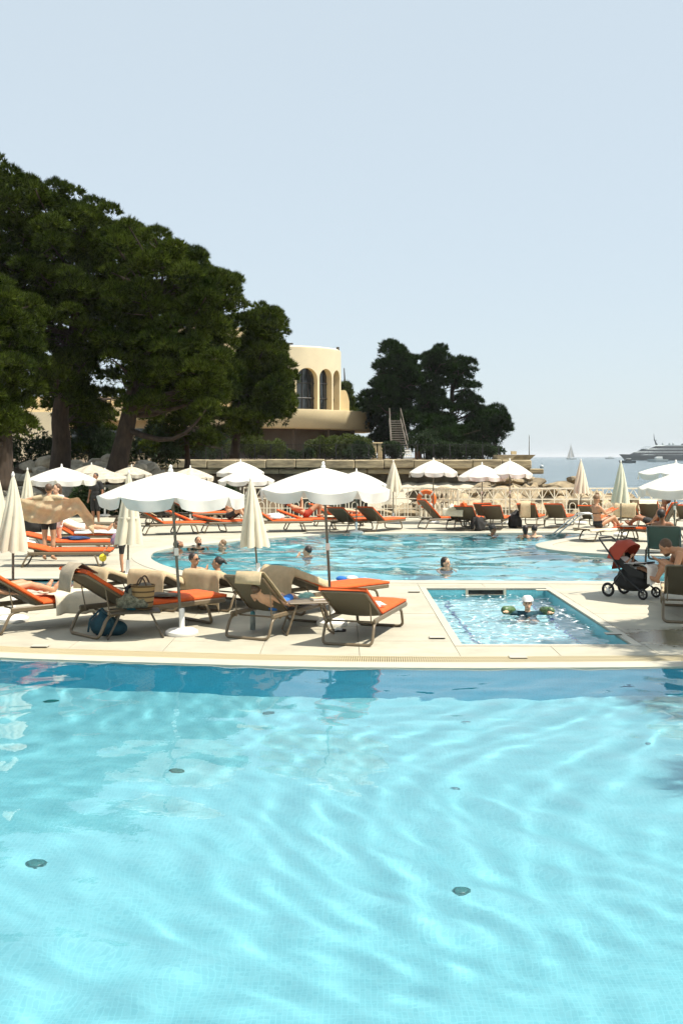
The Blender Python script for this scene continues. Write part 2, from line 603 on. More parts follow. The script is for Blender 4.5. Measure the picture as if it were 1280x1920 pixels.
full = slab_mesh([(-h, -h), (h, -h), (h, h), (-h, h)], [(0, 1, 2, 3)])
for iy in range(12):
    for ix in range(-9, 10):
        cx, cy = 1.37 - S / 2 + ix * S + (S / 2 if False else 0), 11.55 + iy * S
        if abs(cx) > .36 * cy + 1.2: continue
        pts = [(cx + h * u / 3, cy + h * w / 3) for u in range(-3, 4) for w in range(-3, 4)]
        ins = [any(inside(p, hl) for hl in slab_holes) for p in pts]
        if all(ins): continue
        if not any(ins):
            o = inst('slab', full, deck)
        else:
            holes = []
            for hl in slab_holes:
                holes.append([(p[0] - cx, p[1] - cy) for p in hl])
            sv, sf = region([(-h, -h), (h, -h), (h, h), (-h, h)], holes)
            if not sf: continue
            o = inst('slab', slab_mesh(sv, sf), deck)
        o.location = (cx, cy, random.uniform(-.0015, .0015))

# basins
for nm, (poly, zb, zw) in POOLS.items():
    v, f = region(poly, [])
    mb = MB().add([(p.x, p.y, zb) for p in v], f)
    n = len(poly)
    o = struct(mb.build('pool_basin', {'front': M_tile, 'kid': M_tile4}.get(nm, M_tile2)))
    wl = MB().loft([[(p[0], p[1], zb) for p in poly], [(p[0], p[1], -.02) for p in poly]]).build('basin_wall', M_tile2 if nm != 'front' else M_tile3, o)
    o.cycles.is_caustics_receiver = wl.cycles.is_caustics_receiver = True

def waves(name, x0, x1, y0, y1, step, z, spec, seed, material, poly):
    rng = np.random.default_rng(seed)
    xs, ys = np.arange(x0, x1 + step, step), np.arange(y0, y1 + step, step)
    X, Y = np.meshgrid(xs, ys)
    # slow warp so crests bend instead of running straight
    wx = X + .35 * np.sin(.8 * Y + 1.3) + .25 * np.sin(1.1 * X + .7 * Y)
    wy = Y + .35 * np.sin(.7 * X + .4) + .2 * np.sin(1.3 * Y - .6 * X)
    env = .65 + .35 * np.sin(.9 * X + 1.1 * np.sin(.6 * Y)) * np.sin(.8 * Y + .5)
    Z = np.zeros_like(X)
    for cnt, l0, l1, th0, sp, amp in spec:
        for i in range(cnt):
            lam = math.exp(rng.uniform(math.log(l0), math.log(l1)))
            th = rng.normal(th0, sp)
            k = 2 * math.pi / lam
            Z += amp * lam * rng.uniform(.4, 1.3) * np.sin(k * (wx * math.cos(th) + wy * math.sin(th)) + rng.uniform(0, 6.28)) * (env if lam < 1 else 1)
    V = np.stack([X, Y, Z + z], -1).reshape(-1, 3)
    ny, nx = X.shape
    j, i = np.meshgrid(np.arange(ny - 1), np.arange(nx - 1), indexing='ij')
    a = (j * nx + i).ravel()
    Fq = np.stack([a, a + 1, a + nx + 1, a + nx], -1)
    grow = offset(poly, .06)
    ok = np.array([inside(p, grow) for p in V[:, :2]])
    Fq = Fq[ok[Fq].any(axis=1)]
    used = np.unique(Fq)
    remap = np.full(len(V), -1)
    remap[used] = np.arange(len(used))
    me = bpy.data.meshes.new(name)
    me.from_pydata(V[used].tolist(), [], remap[Fq].tolist())
    me.materials.append(material)
    me.shade_smooth()
    o = struct(inst(name, me))
    o.cycles.is_caustics_caster = True
    return o

M_water = water_mat('pool_water', (.985, .995, 1.0), bumps=.10)
M_waterk = water_mat('small_pool_water', (.985, .995, 1.0), foam=.12, fscale=6)
waves('pool_water', -7, 6.8, .9, 13.2, .04, -.022, [(34, .28, .64, R(60), 1.0, .0018), (12, .8, 2.0, R(72), .8, .0012), (14, .15, .24, R(80), .5, .0006)], 5, M_water, front_poly)
waves('pool_water', -7.5, 10.2, 19.2, 33.6, .085, -.03, [(30, .4, 1.0, R(70), .7, .0038), (20, 1.0, 2.6, R(80), .7, .0030)], 8, M_water, far_poly)
waves('pool_water', 1.45, 3.57, 13.0, 18.65, .03, -.11, [(30, .18, .5, R(60), 1.4, .0048), (10, .5, 1.2, R(60), 1.2, .004)], 9, M_waterk, kid_poly)
waves('pool_water', -10.1, -4.7, 18.3, 20.2, .06, -.05, [(20, .4, 1.4, R(80), .7, .003)], 10, M_water, side_poly)

# ------------------------------------------------------------------ sea, shore and terraces
SEA = -2.0
struct(MB().add([(-30000, 58, SEA), (30000, 58, SEA), (30000, 45000, SEA), (-30000, 45000, SEA)], [(0, 1, 2, 3)]).build('sea', M_sea))
struct(MB().add([(-60, 38, SEA - .6), (200, 38, SEA - .6), (200, 60, SEA - .9), (-60, 60, SEA - .9)], [(0, 1, 2, 3)]).build('shore_ground', M_rockbr))
MB_w = MB().box((4.5, 40.35, -1.4), (79, .3, 2.74))
struct(MB_w.build('deck_retaining_wall', M_apron))

def smooth(a, b, t):
    t = max(0, min(1, (t - a) / (b - a)))
    return t * t * (3 - 2 * t)
def noise2(x, y):
    return math.sin(x * 1.3 + 2 * math.sin(y * .7)) * .5 + math.sin(y * 1.7 + 1.5 * math.sin(x * .9 + 2)) * .5
nx_, ny_ = 56, 60
vv, ff = [], []
for j in range(ny_ + 1):
    for i in range(nx_ + 1):
        x, y = -60 + 56 * i / nx_, 43.2 + 62 * j / ny_
        z = 2.05 * smooth(43.2, 56, y) - .03
        z -= 4.6 * smooth(-15.5, -12.8, x) * (1 - smooth(74, 76, y))
        vv.append((x, y, z + .12 * noise2(x, y) * smooth(44, 47, y)))
for j in range(ny_):
    for i in range(nx_):
        a = j * (nx_ + 1) + i
        ff.append((a, a + 1, a + nx_ + 2, a + nx_ + 1))
struct(MB().add(vv, ff).build('embankment_ground', M_earth, smooth='all'))
TZ = 2.12
struct(MB().prism([(-30, 76.5), (11.9, 76.5), (13.1, 88), (12, 150), (-80, 150), (-80, 90)], SEA - 1, TZ - .05).build('terrace_ground', M_earth))

# sea wall below the terrace
sw = thing('sea_wall', 'long weathered stone sea wall carrying the terrace with a dark recess under its cap', 'wall', (0, 76, SEA))
m = MB()
for k in range(13):                                   # cap of long stone blocks
    x0, x1 = -13.5 + 2.06 * k, -13.5 + 2.06 * (k + 1) - .03
    b = MB()
    dz = random.uniform(-.03, .03)
    b.rbox(((x0 + x1) / 2, -.55 + random.uniform(-.03, .03), 3.78 + dz), (x1 - x0, 1.9, .62), .07)
    b.build('cap_stone', M_wall, sw)
    b = MB()
    b.rbox(((x0 + x1) / 2 + .9, -.45 + random.uniform(-.03, .03), 3.26), (x1 - x0, 1.6, .36), .05)
    b.build('cap_stone', M_wall, sw)
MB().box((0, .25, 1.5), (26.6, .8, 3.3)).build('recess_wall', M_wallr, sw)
vv = []
for k in range(33):
    x = 1.8 + 11.4 * k / 32
    bulge = .25 * math.sin(k * .9) + .15 * math.sin(k * 2.3)
    for y, z in ((-.3, 2.45), (-1.3 + bulge * .3, 2.3), (-2.2 + bulge, 1.2), (-3.2 + bulge, -.6)):
        vv.append((x, y, z + .06 * math.sin(k * 1.7)))
MB().add(vv, [(4 * k + i, 4 * k + i + 4, 4 * k + i + 5, 4 * k + i + 1) for k in range(32) for i in range(3)]).build('apron', M_apron, sw, smooth='all')
# prow-shaped end of the parapet
m = MB()
pr = [(10.9, -1.4), (12.2, -1.5), (13.7, -.6), (12.4, .9), (10.9, .9)]
m.loft([[(p[0] - (.6 if p[0] > 12 else 0), p[1], 3.9) for p in pr], [(p[0], p[1], 4.42) for p in pr]], True, True)
m.build('parapet_end', M_wall, sw)
MB().box((12.05, -1.2, 4.56), (.35, .35, .24)).build('end_post', M_cream, sw)
mst = thing('flagpole', 'thin bare pole on the tip of the sea wall', 'pole', (13.35, 76, SEA + 4.42))
MB().tube([(0, 0, 0), (0, 0, 1.4)], [.035, .02], 6).build('shaft', M_pole, mst)

def rock_mesh(seed, sub=2):
    bm = bmesh.new()
    bmesh.ops.create_icosphere(bm, subdivisions=sub, radius=1)
    rnd = random.Random(seed)
    planes = [Vector((rnd.gauss(0, 1), rnd.gauss(0, 1), rnd.gauss(0, 1))).normalized() for _ in range(9)]
    ds = [rnd.uniform(.55, .9) for _ in planes]
    for vv in bm.verts:
        for p, d in zip(planes, ds):
            e = vv.co.dot(p) - d
            if e > 0: vv.co -= p * e
        vv.co += Vector((rnd.uniform(-1, 1), rnd.uniform(-1, 1), rnd.uniform(-1, 1))) * .035
    me = bpy.data.meshes.new('boulder')
    bm.to_mesh(me)
    bm.free()
    return me
def rock_set(m, n, s0):
    out = []
    for k in range(n):
        me = rock_mesh(s0 + k)
        me.materials.append(m)
        out.append(me)
    return out
RK, RKB = rock_set(M_rock, 7, 40), rock_set(M_rockbr, 7, 70)
rnd = random.Random(5)
for k in range(118):
    t = k / 118
    px = rnd.uniform(-60, 315)
    D = rnd.uniform(44.6, 52)
    X = (px - 640) * D / FOC
    z = 2.05 * smooth(43.2, 56, D) - .03
    s = rnd.uniform(.22, .62) * (1.1 if D > 47 else .85)
    o = inst('boulder', rnd.choice(RK))
    o.location = (X, D, z + s * .35 + (rnd.uniform(.1, .7) if D > 47.5 else 0) * (.7 if 140 < px < 215 else .4))
    o.scale = (s * rnd.uniform(.9, 1.5), s, s * rnd.uniform(.55, .85))
    o.rotation_euler = (rnd.uniform(-.4, .4), rnd.uniform(-.4, .4), rnd.uniform(0, 6.28))
    tag(o, 'pale angular boulder in the heap at the foot of the pines', 'boulder', 'boulders heaped below the pines')
# rocky spit beyond the railing
def spit_h(x, y):
    u = (x - 11.2) / 9.3
    c = max(0, 1 - u * u) ** .6 * max(0, 1 - ((y - 64) / 11) ** 2) ** .5
    return SEA - .4 + 2.75 * c + .35 * noise2(x * 1.2, y * .8) * c + (.35 * noise2(x * 3.1, y * 2.3) + .22 * noise2(x * 7.1 + 3, y * 5.3)) * c
vv, ff = [], []
for j in range(41):
    for i in range(61):
        x, y = 0 + 22 * i / 60, 52 + 24 * j / 40
        vv.append((x, y, spit_h(x, y)))
for j in range(40):
    for i in range(60):
        a = j * 61 + i
        ff.append((a, a + 1, a + 62, a + 61))
struct(MB().add(vv, ff).build('rocky_spit_terrain', M_rockbr))
for k in range(150):
    x = rnd.uniform(2, 20)
    y = rnd.uniform(54, 68)
    s = rnd.uniform(.2, .75)
    z = spit_h(x, y)
    if z < SEA - .2: continue
    o = inst('shore_rock', rnd.choice(RKB))
    o.location = (x, y, z + s * .12)
    o.scale = (s * rnd.uniform(1, 1.9), s, s * rnd.uniform(.4, .7))
    o.rotation_euler = (rnd.uniform(-.3, .3), rnd.uniform(-.3, .3), rnd.uniform(0, 6.28))
    tag(o, 'brown sea-worn rock on the low spit beyond the white railing', 'rock', 'rocks on the spit')

# ------------------------------------------------------------------ building
bl = thing('terrace_building', 'cream rounded building with tall arches above a wide curved balcony band', 'building', (-5.3, 103, TZ))
def polar(r, phi, z):
    return Vector((r * math.sin(phi), -r * math.cos(phi), z))
RW, ZS, ZT = 5.25, 4.3, 10.25            # radius, sill and roof heights above the terrace
bays = [(R(-33), R(-12)), (R(-9.5), R(11.5)), (R(13), R(36)), (R(38.5), R(57)), (R(59.5), R(77))]
def zarch(u, a, b):
    t = (u - a) / (b - a) * 2 - 1
    w = RW * (b - a) / 2
    return 8.35 - w + w * math.sqrt(max(0, 1 - t * t))
m = MB()
edges = []
us = [R(-60)]
wall, rev, glass = MB(), MB(), None
def strip(mb, u0, u1, z0a, z0b, z1, n=1):
    mb.add([polar(RW, u0, z0a), polar(RW, u1, z0b), polar(RW, u1, z1), polar(RW, u0, z1)], [(0, 1, 2, 3)])
prev = R(-60)
for a, b in bays + [(R(104), None)]:
    n = max(2, int((a - prev) / R(3)))
    for k in range(n):
        u0, u1 = prev + (a - prev) * k / n, prev + (a - prev) * (k + 1) / n
        strip(wall, u0, u1, ZS - .5, ZS - .5, ZT)
    if b is None: break
    N = 18
    uu = [a + (b - a) * (1 - math.cos(math.pi * k / N)) / 2 for k in range(N + 1)]
    zz = [zarch(u, a, b) for u in uu]
    for k in range(N):
        strip(wall, uu[k], uu[k + 1], zz[k], zz[k + 1], ZT)
    RI = RW - .72
    out = [polar(RW, a, ZS - .3)] + [polar(RW, u, z) for u, z in zip(uu, zz)] + [polar(RW, b, ZS - .3)]
    inn = [polar(RI, a, ZS - .3)] + [polar(RI, u, z) for u, z in zip(uu, zz)] + [polar(RI, b, ZS - .3)]
    w = MB().loft([out, inn], closed=False).build('arch_reveal', M_cream, bl)
    win = MB()
    RG = RW - .60
    for k in range(N):
        win.add([polar(RG, uu[k], ZS - .3), polar(RG, uu[k + 1], ZS - .3), polar(RG, uu[k + 1], zz[k + 1]), polar(RG, uu[k], zz[k])], [(0, 1, 2, 3)])
    wo = win.build('arched_window', M_glass, bl)
    for fz in (5.6, 7.0):
        fm = MB().tube([polar(RG + .06, a + (b - a) * k / 6, fz) for k in range(7)], .05, 6)
        fm.build('glazing_bar', M_blackm, wo)
    for ft in (.33, .66):
        u = a + (b - a) * ft
        MB().tube([polar(RG + .06, u, ZS - .3), polar(RG + .06, u, zarch(u, a, b))], .045, 6).build('glazing_bar', M_blackm, wo)
    prev = b
wall.loft([[polar(RW, R(-60 + 164 * k / 40), ZT) for k in range(41)], [polar(RW - .12, R(-60 + 164 * k / 40), ZT + .12) for k in range(41)], [polar(RW - .5, R(-60 + 164 * k / 40), ZT + .12) for k in range(41)]], closed=False)
wall.build('drum_wall', M_creamw, bl)
MB().add([polar(RW - .1, R(-60 + 164 * k / 40), ZT - .1) for k in range(41)], [tuple(range(41))]).build('roof', M_creamw, bl)
ang = [R(-75 + 190 * k / 60) for k in range(61)]
MB().loft([[polar(r, u, z - .018 * math.degrees(u) * .1) for u in ang] for r, z in ((6.0, 2.7), (8.25, 2.7), (8.38, 2.8), (8.72, 4.32), (8.7, 4.42), (8.4, 4.42), (5.2, 4.20))], closed=False).build('balcony_band', M_bandlit, bl, smooth=True)
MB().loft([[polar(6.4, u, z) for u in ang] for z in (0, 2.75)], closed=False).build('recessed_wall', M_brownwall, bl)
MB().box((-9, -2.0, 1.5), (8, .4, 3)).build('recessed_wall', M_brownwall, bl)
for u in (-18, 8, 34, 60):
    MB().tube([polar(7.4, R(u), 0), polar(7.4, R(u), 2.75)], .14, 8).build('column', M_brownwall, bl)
MB().tube([polar(8.44, R(-14), 2.85), polar(8.74, R(-14), 4.35)], .012, 5).build('expansion_joint', M_dark, bl)
# stub of curved wall to the side, parapet brackets
MB().loft([[(5.1 + .95 * t, y, 4.2 + 2.35 * (1 - max(0, (t - .55) / .45) ** 2 * .45)) for t in [k / 10 for k in range(11)]] for y in (-.6, .1)] , closed=False).loft([[(5.1 + .95 * k / 10, -.6, 4.0) for k in range(11)], [(5.1 + .95 * k / 10, -.6, 4.2 + 2.35 * (1 - max(0, (k / 10 - .55) / .45) ** 2 * .45)) for k in range(11)]], closed=False).build('side_wall', M_bandlit, bl)
MB().box((4.95, -1.2, ZT + .22), (.28, .3, .3)).build('roof_fitting', M_darkframe, bl)
MB().box((.2, -4.9, ZT + .3), (1.3, .25, .14)).build('roof_fitting', M_darkframe, bl)
# long wing behind the pines
wg = thing('building_wing', 'long cream wing of the building glimpsed behind the big pines', 'building', (-17, 104, TZ))
MB().box((-2, 2, 3.0), (22, 5, 6)).build('wall', M_cream, wg)
MB().box((2.4, 3, 6.4), (12, 6, 12.8)).build('wall', M_cream, wg)
MB().box((-2, -1.2, 4.3), (22.6, 2.2, 1.3)).build('balcony_band', M_cream, wg)
MB().box((-14, 0, 2.2), (8, 6, 4.4)).build('wall', M_creamw, wg)
for k in range(7):
    wdw = MB().box((-11.5 + 3.1 * k, -.55, 1.7), (1.5, .12, 2.4)).build('window', M_glass, wg)
    MB().box((-11.5 + 3.1 * k, -.63, 1.7), (.08, .05, 2.4)).build('glazing_bar', M_blackm, wdw)
for k in range(4):
    wdw = MB().box((-1.6 + 2.7 * k, -.05, 9.2), (1.4, .12, 2.4)).build('window', M_glass, wg)
    MB().box((-1.6 + 2.7 * k, -.13, 9.2), (.08, .05, 2.4)).build('glazing_bar', M_blackm, wdw)
# ochre gate posts on the terrace
for px, lab in ((701, 'low ochre pillar beside the dark railing gap, nearest the balcony'), (712, 'low ochre pillar beside the dark railing gap, nearest the stairs')):
    p = at(px, 858, 80)
    o = thing('gate_pillar', lab, 'pillar', (p.x, 80, TZ - .05))
    MB().rbox((0, 0, .6), (.34, .4, 1.2), .03).build('shaft', M_cream, o)
    MB().rbox((0, 0, 1.24), (.42, .48, .1), .02).build('capstone', M_cream, o)

# black railing along the terrace edge
rl = thing('terrace_railing', 'black metal railing with thin posts along the top of the sea wall', 'railing', (0, 77.4, TZ - .05))
x = -12.2
while x < 11.6:
    MB().box((x, 0, .56), (.07, .07, 1.12)).build('post', M_blackm, rl)
    x += 1.18
for z in (.12, 1.08):
    MB().box((-.3, 0, z), (23.8, .035, .035)).build('rail', M_blackm, rl)
m = MB()
for k in range(190):
    m.box((-12.2 + .125 * k, 0, .6), (.014, .014, .95))
tag(m.build('bars', M_blackm, rl), kind='stuff')

# outside stairs under the far pines
stp = at(752, 858, 84)
st = thing('outdoor_stairs', 'grey flight of steps with handrails climbing under the far pines', 'stairs', (stp.x, 86, TZ - .05))
for k in range(14):
    MB().box((-.02 * k, .28 * k, .62 + .2 * k), (1.25 - .02 * k, .32, .09)).build('step', M_grey, st)
for sx in (-.68, .66):
    MB().tube([(sx, -.1, .6), (sx * .7 - .2, 3.8, 3.4)], .05, 6).build('stringer', M_grey, st)
    MB().tube([(sx, -.1, 1.5), (sx * .7 - .2, 3.8, 4.3)], .03, 6).build('handrail', M_grey, st)
    for t in (0, .33, .66, 1):
        p = Vector((sx, -.1, .6)).lerp(Vector((sx * .7 - .2, 3.8, 3.4)), t)
        MB().tube([p, p + Vector((0, 0, .9))], .022, 6).build('baluster', M_grey, st)
s2 = thing('terrace_steps', 'short run of white steps at the foot of the grey stairs', 'steps', (stp.x + .2, 83, TZ - .05))
for k in range(4):
    MB().box((0, .3 * k, .1 + .2 * k), (1.15, .5, .12)).build('step', M_plastic, s2)
bx = thing('brown_cabinet', 'small rust brown cabinet beside the white steps', 'cabinet', (stp.x + 1.15, 81.5, TZ - .05))
MB().rbox((0, 0, .55), (.5, .5, 1.0), .02).build('body', mat('rust_brown', (.13, .05, .025), .7), bx)
MB().rbox((0, 0, 1.08), (.58, .58, .07), .02).build('lid', M_apron, bx)

# ------------------------------------------------------------------ vegetation
def tufts(mb, pts, rng, length, width, n, fan=.5):
    """needle tufts: thin triangles fanned round each outward direction"""
    V, Fc = [], []
    base = len(mb.v)
    P = np.array([p for p, d in pts])
    Dn = np.array([d for p, d in pts])
    k = len(P)
    for q in range(n):
        r = rng.normal(0, 1, (k, 3)) * fan + Dn
        r /= np.linalg.norm(r, axis=1, keepdims=True) + 1e-9
        side = np.cross(r, rng.normal(0, 1, (k, 3)))
        side /= np.linalg.norm(side, axis=1, keepdims=True) + 1e-9
        ln = length * rng.uniform(.6, 1.25, (k, 1))
        a = P + side * width * .5
        b = P - side * width * .5
        c = P + r * ln
        V.append(np.stack([a, b, c], 1))
    V = np.concatenate(V, 0)
    mb.v += [tuple(x) for x in V.reshape(-1, 3)]
    mb.f += [(base + 3 * i, base + 3 * i + 1, base + 3 * i + 2) for i in range(len(V))]

def blob_points(c, rad, rng, n, lower=.07):
    out = []
    while len(out) < n:
        d = rng.normal(0, 1, 3)
        d /= np.linalg.norm(d)
        if d[2] < -.05 and rng.uniform() > lower: continue
        rr = rng.uniform(.70, 1.04)
        out.append((np.array(c) + d * np.array(rad) * rr, d * np.array([.8, .8, 1]) + np.array([0, 0, .5])))
    return out

def branch(mb, a, b, r0, r1, rng, sag=.12, n=6):
    a, b = np.array(a), np.array(b)
    L_ = np.linalg.norm(b - a)
    path, rad = [], []
    j1 = rng.normal(0, .05 * L_, 3)
    for k in range(n + 1):
        t = k / n
        p = a + (b - a) * t + j1 * math.sin(math.pi * t) + np.array([0, 0, -sag * L_ * math.sin(math.pi * t)])
        path.append(tuple(p))
        rad.append(r0 + (r1 - r0) * t)
    mb.tube(path, rad, 7)
    return path

def in_poly_px(px, py, poly):
    return inside((px, py), poly)

def pine(name, label, trunk, crown_px, D, spread, nblob, brad, seed, needle, tuft=(.23, .05, 10), per=150, group=None, nbr=26, rootdrop=.3, inset=1.0):
    """trunk: list of (px,py,D,radius); crown_px: outline the crown fills when seen from the deck; spread: half depth in metres"""
    rng = np.random.default_rng(seed)
    tp = [at(p[0], p[1], p[2]) for p in trunk]
    root = thing(name, label, 'tree', tuple(tp[0]), 0, group)
    org = np.array(tp[0])
    tk = MB()
    pts = catmull([tuple(p) for p in tp], 4, False)
    rads = np.interp(np.linspace(0, 1, len(pts)), np.linspace(0, 1, len(trunk)), [p[3] for p in trunk])
    tk.tube([Vector(p) - Vector(org) for p in [pts[0] - Vector((0, 0, rootdrop))] + pts], [rads[0] * 1.25] + list(rads), 10)
    xs = [p[0] for p in crown_px]
    ys = [p[1] for p in crown_px]
    cx = (min(xs) + max(xs)) / 2
    hw = (max(xs) - min(xs)) / 2
    blobs = []
    tries = 0
    while len(blobs) < nblob and tries < 40000:
        tries += 1
        px, py = rng.uniform(min(xs), max(xs)), rng.uniform(min(ys), max(ys))
        r = brad * rng.uniform(.7, 1.3)
        rp = r * FOC / D * inset
        if not (inside((px, py), crown_px) and inside((px - rp, py), crown_px) and inside((px + rp, py), crown_px) and inside((px, py - rp * .85), crown_px)): continue
        u = (px - cx) / hw
        dd = rng.uniform(-1, 1) * spread * math.sqrt(max(.12, 1 - u * u * .8))
        c = at(px, py, D)
        c.y += dd
        c = np.array(c)
        if any(np.linalg.norm((c - b[0]) * np.array([1, 1, 1.25])) < .54 * (r + b[1]) for b in blobs): continue
        blobs.append((c, r))
    leaf = MB()
    for c, r in blobs:
        pts_ = blob_points(c - org, (r, r, r * .68), rng, int(per * (r / brad) ** 2))
        tufts(leaf, pts_, rng, tuft[0], tuft[1], tuft[2])
    # limbs from the trunk to foliage clumps
    P = [np.array(p) for p in pts]
    order = rng.permutation(len(blobs))[:nbr]
    for i in order:
        c, r = blobs[i]
        cand = [(np.linalg.norm(c - p) + max(0, p[2] - c[2] + .6) * 3, j) for j, p in enumerate(P) if j > len(P) * .25]
        d, j = min(cand)
        path = branch(tk, P[j] - org, c - org, min(rads[j] * .42, .16), .03, rng, .06)
        for q in range(3):
            s_ = np.array(path[3 + q])
            e = s_ + rng.normal(0, 1, 3) * np.array([1, 1, .5]) * r * 1.1
            branch(tk, s_, e, .03, .012, rng, .03, 3)
    tk.build('trunk', M_bark, root, smooth='all')
    leaf.build('crown', needle, root)
    return root

pine('umbrella_pine', 'tall dark umbrella pine with a thick upright trunk, leftmost trunk but one under the canopy',
     [(112, 892, 49, .50), (116, 830, 49, .42), (113, 780, 49, .38), (124, 700, 49, .28), (140, 600, 49.5, .20), (150, 480, 50, .10)],
     [(-70, 330), (-30, 312), (10, 312), (45, 325), (75, 334), (120, 350), (165, 372), (205, 388), (262, 408), (300, 440), (275, 520), (225, 620), (225, 730), (200, 790), (150, 770), (100, 800), (40, 760), (-20, 600), (-80, 520)],
     50, 4.6, 330, .62, 21, M_needle, per=145, nbr=70)
pine('leaning_pine', 'big umbrella pine whose reddish trunk leans over the grey parasols',
     [(216, 895, 46, .48), (226, 850, 46, .40), (240, 790, 46.3, .36), (250, 735, 46.6, .30), (262, 660, 47, .22), (300, 560, 47.5, .10)],
     [(195, 640), (205, 520), (225, 440), (262, 424), (300, 442), (345, 462), (390, 472), (425, 500), (460, 512), (482, 545), (478, 590), (440, 640), (450, 700), (430, 780), (360, 800), (320, 760), (280, 780), (215, 760)],
     47, 4.0, 255, .56, 22, M_needle, per=135, nbr=70)
pine('spreading_pine', 'smaller pine with drooping outer boughs in front of the arched building',
     [(440, 850, 60, .26), (446, 800, 60, .22), (455, 740, 60, .18), (470, 670, 60, .12), (485, 610, 60, .06)],
     [(430, 640), (455, 590), (490, 572), (525, 572), (545, 600), (548, 640), (560, 700), (566, 760), (545, 782), (520, 790), (480, 830), (440, 822), (405, 790), (420, 720)],
     60, 3.0, 150, .60, 23, M_needle, per=125, nbr=36)
pine('near_pine', 'bright green pine leaning in at the far left edge of the picture',
     [(4, 905, 42, .42), (8, 850, 42, .34), (4, 780, 42, .3), (-20, 700, 42, .2), (-30, 600, 42, .1)],
     [(-120, 560), (-60, 520), (-10, 518), (40, 532), (72, 560), (76, 600), (66, 640), (88, 660), (80, 720), (62, 760), (58, 800), (20, 836), (-40, 840), (-120, 800)],
     41, 2.6, 130, .55, 24, M_needle, per=145, nbr=20)
pine('young_pine', 'young drooping pine in front of the wing, between the leaning trunk and the sea wall', [(352, 868, 57, .16), (350, 830, 57, .13), (346, 790, 57, .1), (340, 740, 57, .05)],
     [(262, 770), (300, 725), (350, 715), (400, 740), (425, 780), (420, 830), (380, 850), (330, 846), (285, 850), (255, 815)], 57, 2.2, 60, .5, 25, M_needle, per=110, nbr=24)
pine('bent_pine', 'thin bent pine in the dark between the two big trunks', [(168, 880, 56, .15), (172, 830, 56, .12), (165, 780, 56, .08)],
     [(118, 770), (150, 740), (195, 745), (225, 780), (215, 830), (190, 858), (135, 850)], 56, 2.0, 34, .5, 26, M_needle, per=110, nbr=16)
# far group on the point
FG = 'pines on the point beyond the building'
pine('clipped_pine', 'broad flat-topped dark pine on the point, the one nearest the building', [(742, 862, 96, .35), (748, 800, 96, .28), (752, 720, 96, .2), (745, 670, 96, .1)],
     [(714, 655), (738, 648), (766, 652), (770, 672), (786, 676), (790, 730), (780, 790), (745, 792), (705, 770), (676, 762), (674, 735), (702, 728), (704, 690), (716, 678)], 96, 3.6, 70, .92, 31, M_needled, (.34, .085, 8), 140, FG, 20, inset=.5)
pine('tall_pine', 'tall narrow dark pine rising in the middle of the group on the point', [(806, 862, 97, .35), (808, 790, 97, .26), (812, 700, 97, .16)],
     [(790, 660), (800, 648), (828, 648), (840, 668), (838, 730), (850, 800), (830, 830), (796, 824), (780, 790), (788, 730)], 97, 2.4, 50, .82, 32, M_needled, (.34, .085, 8), 140, FG, 14, inset=.5)
pine('layered_pine', 'pine with separate layered tufts and sky showing through its bare trunk', [(846, 862, 98, .3), (846, 790, 98, .24), (848, 720, 98, .18), (856, 672, 98, .08)],
     [(842, 668), (862, 660), (886, 676), (892, 700), (876, 712), (902, 722), (904, 738), (880, 742), (906, 752), (904, 768), (870, 780), (850, 774), (852, 730), (840, 700)], 98, 1.6, 24, .74, 33, M_needled, (.34, .07, 8), 130, FG, 22, inset=.55)
pine('rounded_pine', 'low rounded pine at the seaward end of the point', [(928, 862, 98, .25), (926, 810, 98, .18), (918, 780, 98, .1)],
     [(872, 790), (900, 764), (925, 758), (946, 772), (952, 800), (950, 822), (925, 836), (890, 836), (862, 840), (846, 812)], 98, 2.6, 46, .78, 34, M_needled, (.38, .065, 8), 120, FG, 12, inset=.6)
pine('undergrowth_pine', 'low dark pine filling the space under the tall ones beside the stairs', [(800, 862, 92, .18), (800, 820, 92, .12), (802, 790, 92, .08)],
     [(772, 800), (800, 776), (840, 790), (870, 800), (868, 840), (830, 848), (785, 846)], 92, 2.0, 30, .8, 35, M_needled, (.38, .065, 8), 120, FG, 8, inset=.5)
pine('small_conifer', 'slim light green conifer showing behind the side of the building', [(648, 800, 118, .2), (647, 740, 118, .12), (645, 690, 118, .05)],
     [(636, 690), (648, 686), (654, 710), (664, 745), (672, 775), (640, 778)], 118, 1.4, 18, .8, 36, M_needle, (.45, .09, 8), 90, None, 6)

pine('shade_pine', 'low dark pine between the balcony end and the grey stairs', [(716, 862, 101, .25), (716, 820, 101, .18), (718, 790, 101, .1)],
     [(668, 760), (700, 755), (745, 770), (770, 790), (768, 845), (730, 852), (690, 850), (684, 800)], 101, 1.8, 36, .85, 37, M_needled, (.40, .08, 8), 120, FG, 8, inset=.5)
# pine outside the picture on the right added to shade the wet deck and near pool
rg = np.random.default_rng(77)
sp = thing('unseen_pine', 'unseen pine added on the right bank to shade the wet deck corner', 'tree', (9.6, 8.6, -.02))
tkb, lfb = MB(), MB()
tkb.tube([(0, 0, -.1), (.1, 0, 2), (-.1, .1, 4), (-.5, 0, 6)], [.3, .24, .18, .08], 9)
for cx_, cy_, cz_, n_ in ((-2.5, 3.9, 5.7, 10), (-2.35, -1.3, 5.6, 2), (0, 0, 6.6, 8)):
    for k in range(n_):
        c = np.array([cx_, cy_, cz_]) + rg.normal(0, 1, 3) * np.array([.75, .6, .35]) * (1 if n_ > 4 else .45)
        tufts(lfb, blob_points(c, (.7, .7, .45), rg, 110, .4), rg, .34, .05, 9, .6)
        branch(tkb, (-.2, .05, 4.6), c, .07, .02, rg, .05, 4)
tkb.build('trunk', M_bark, sp, smooth='all')
lfb.build('crown', M_needle, sp)

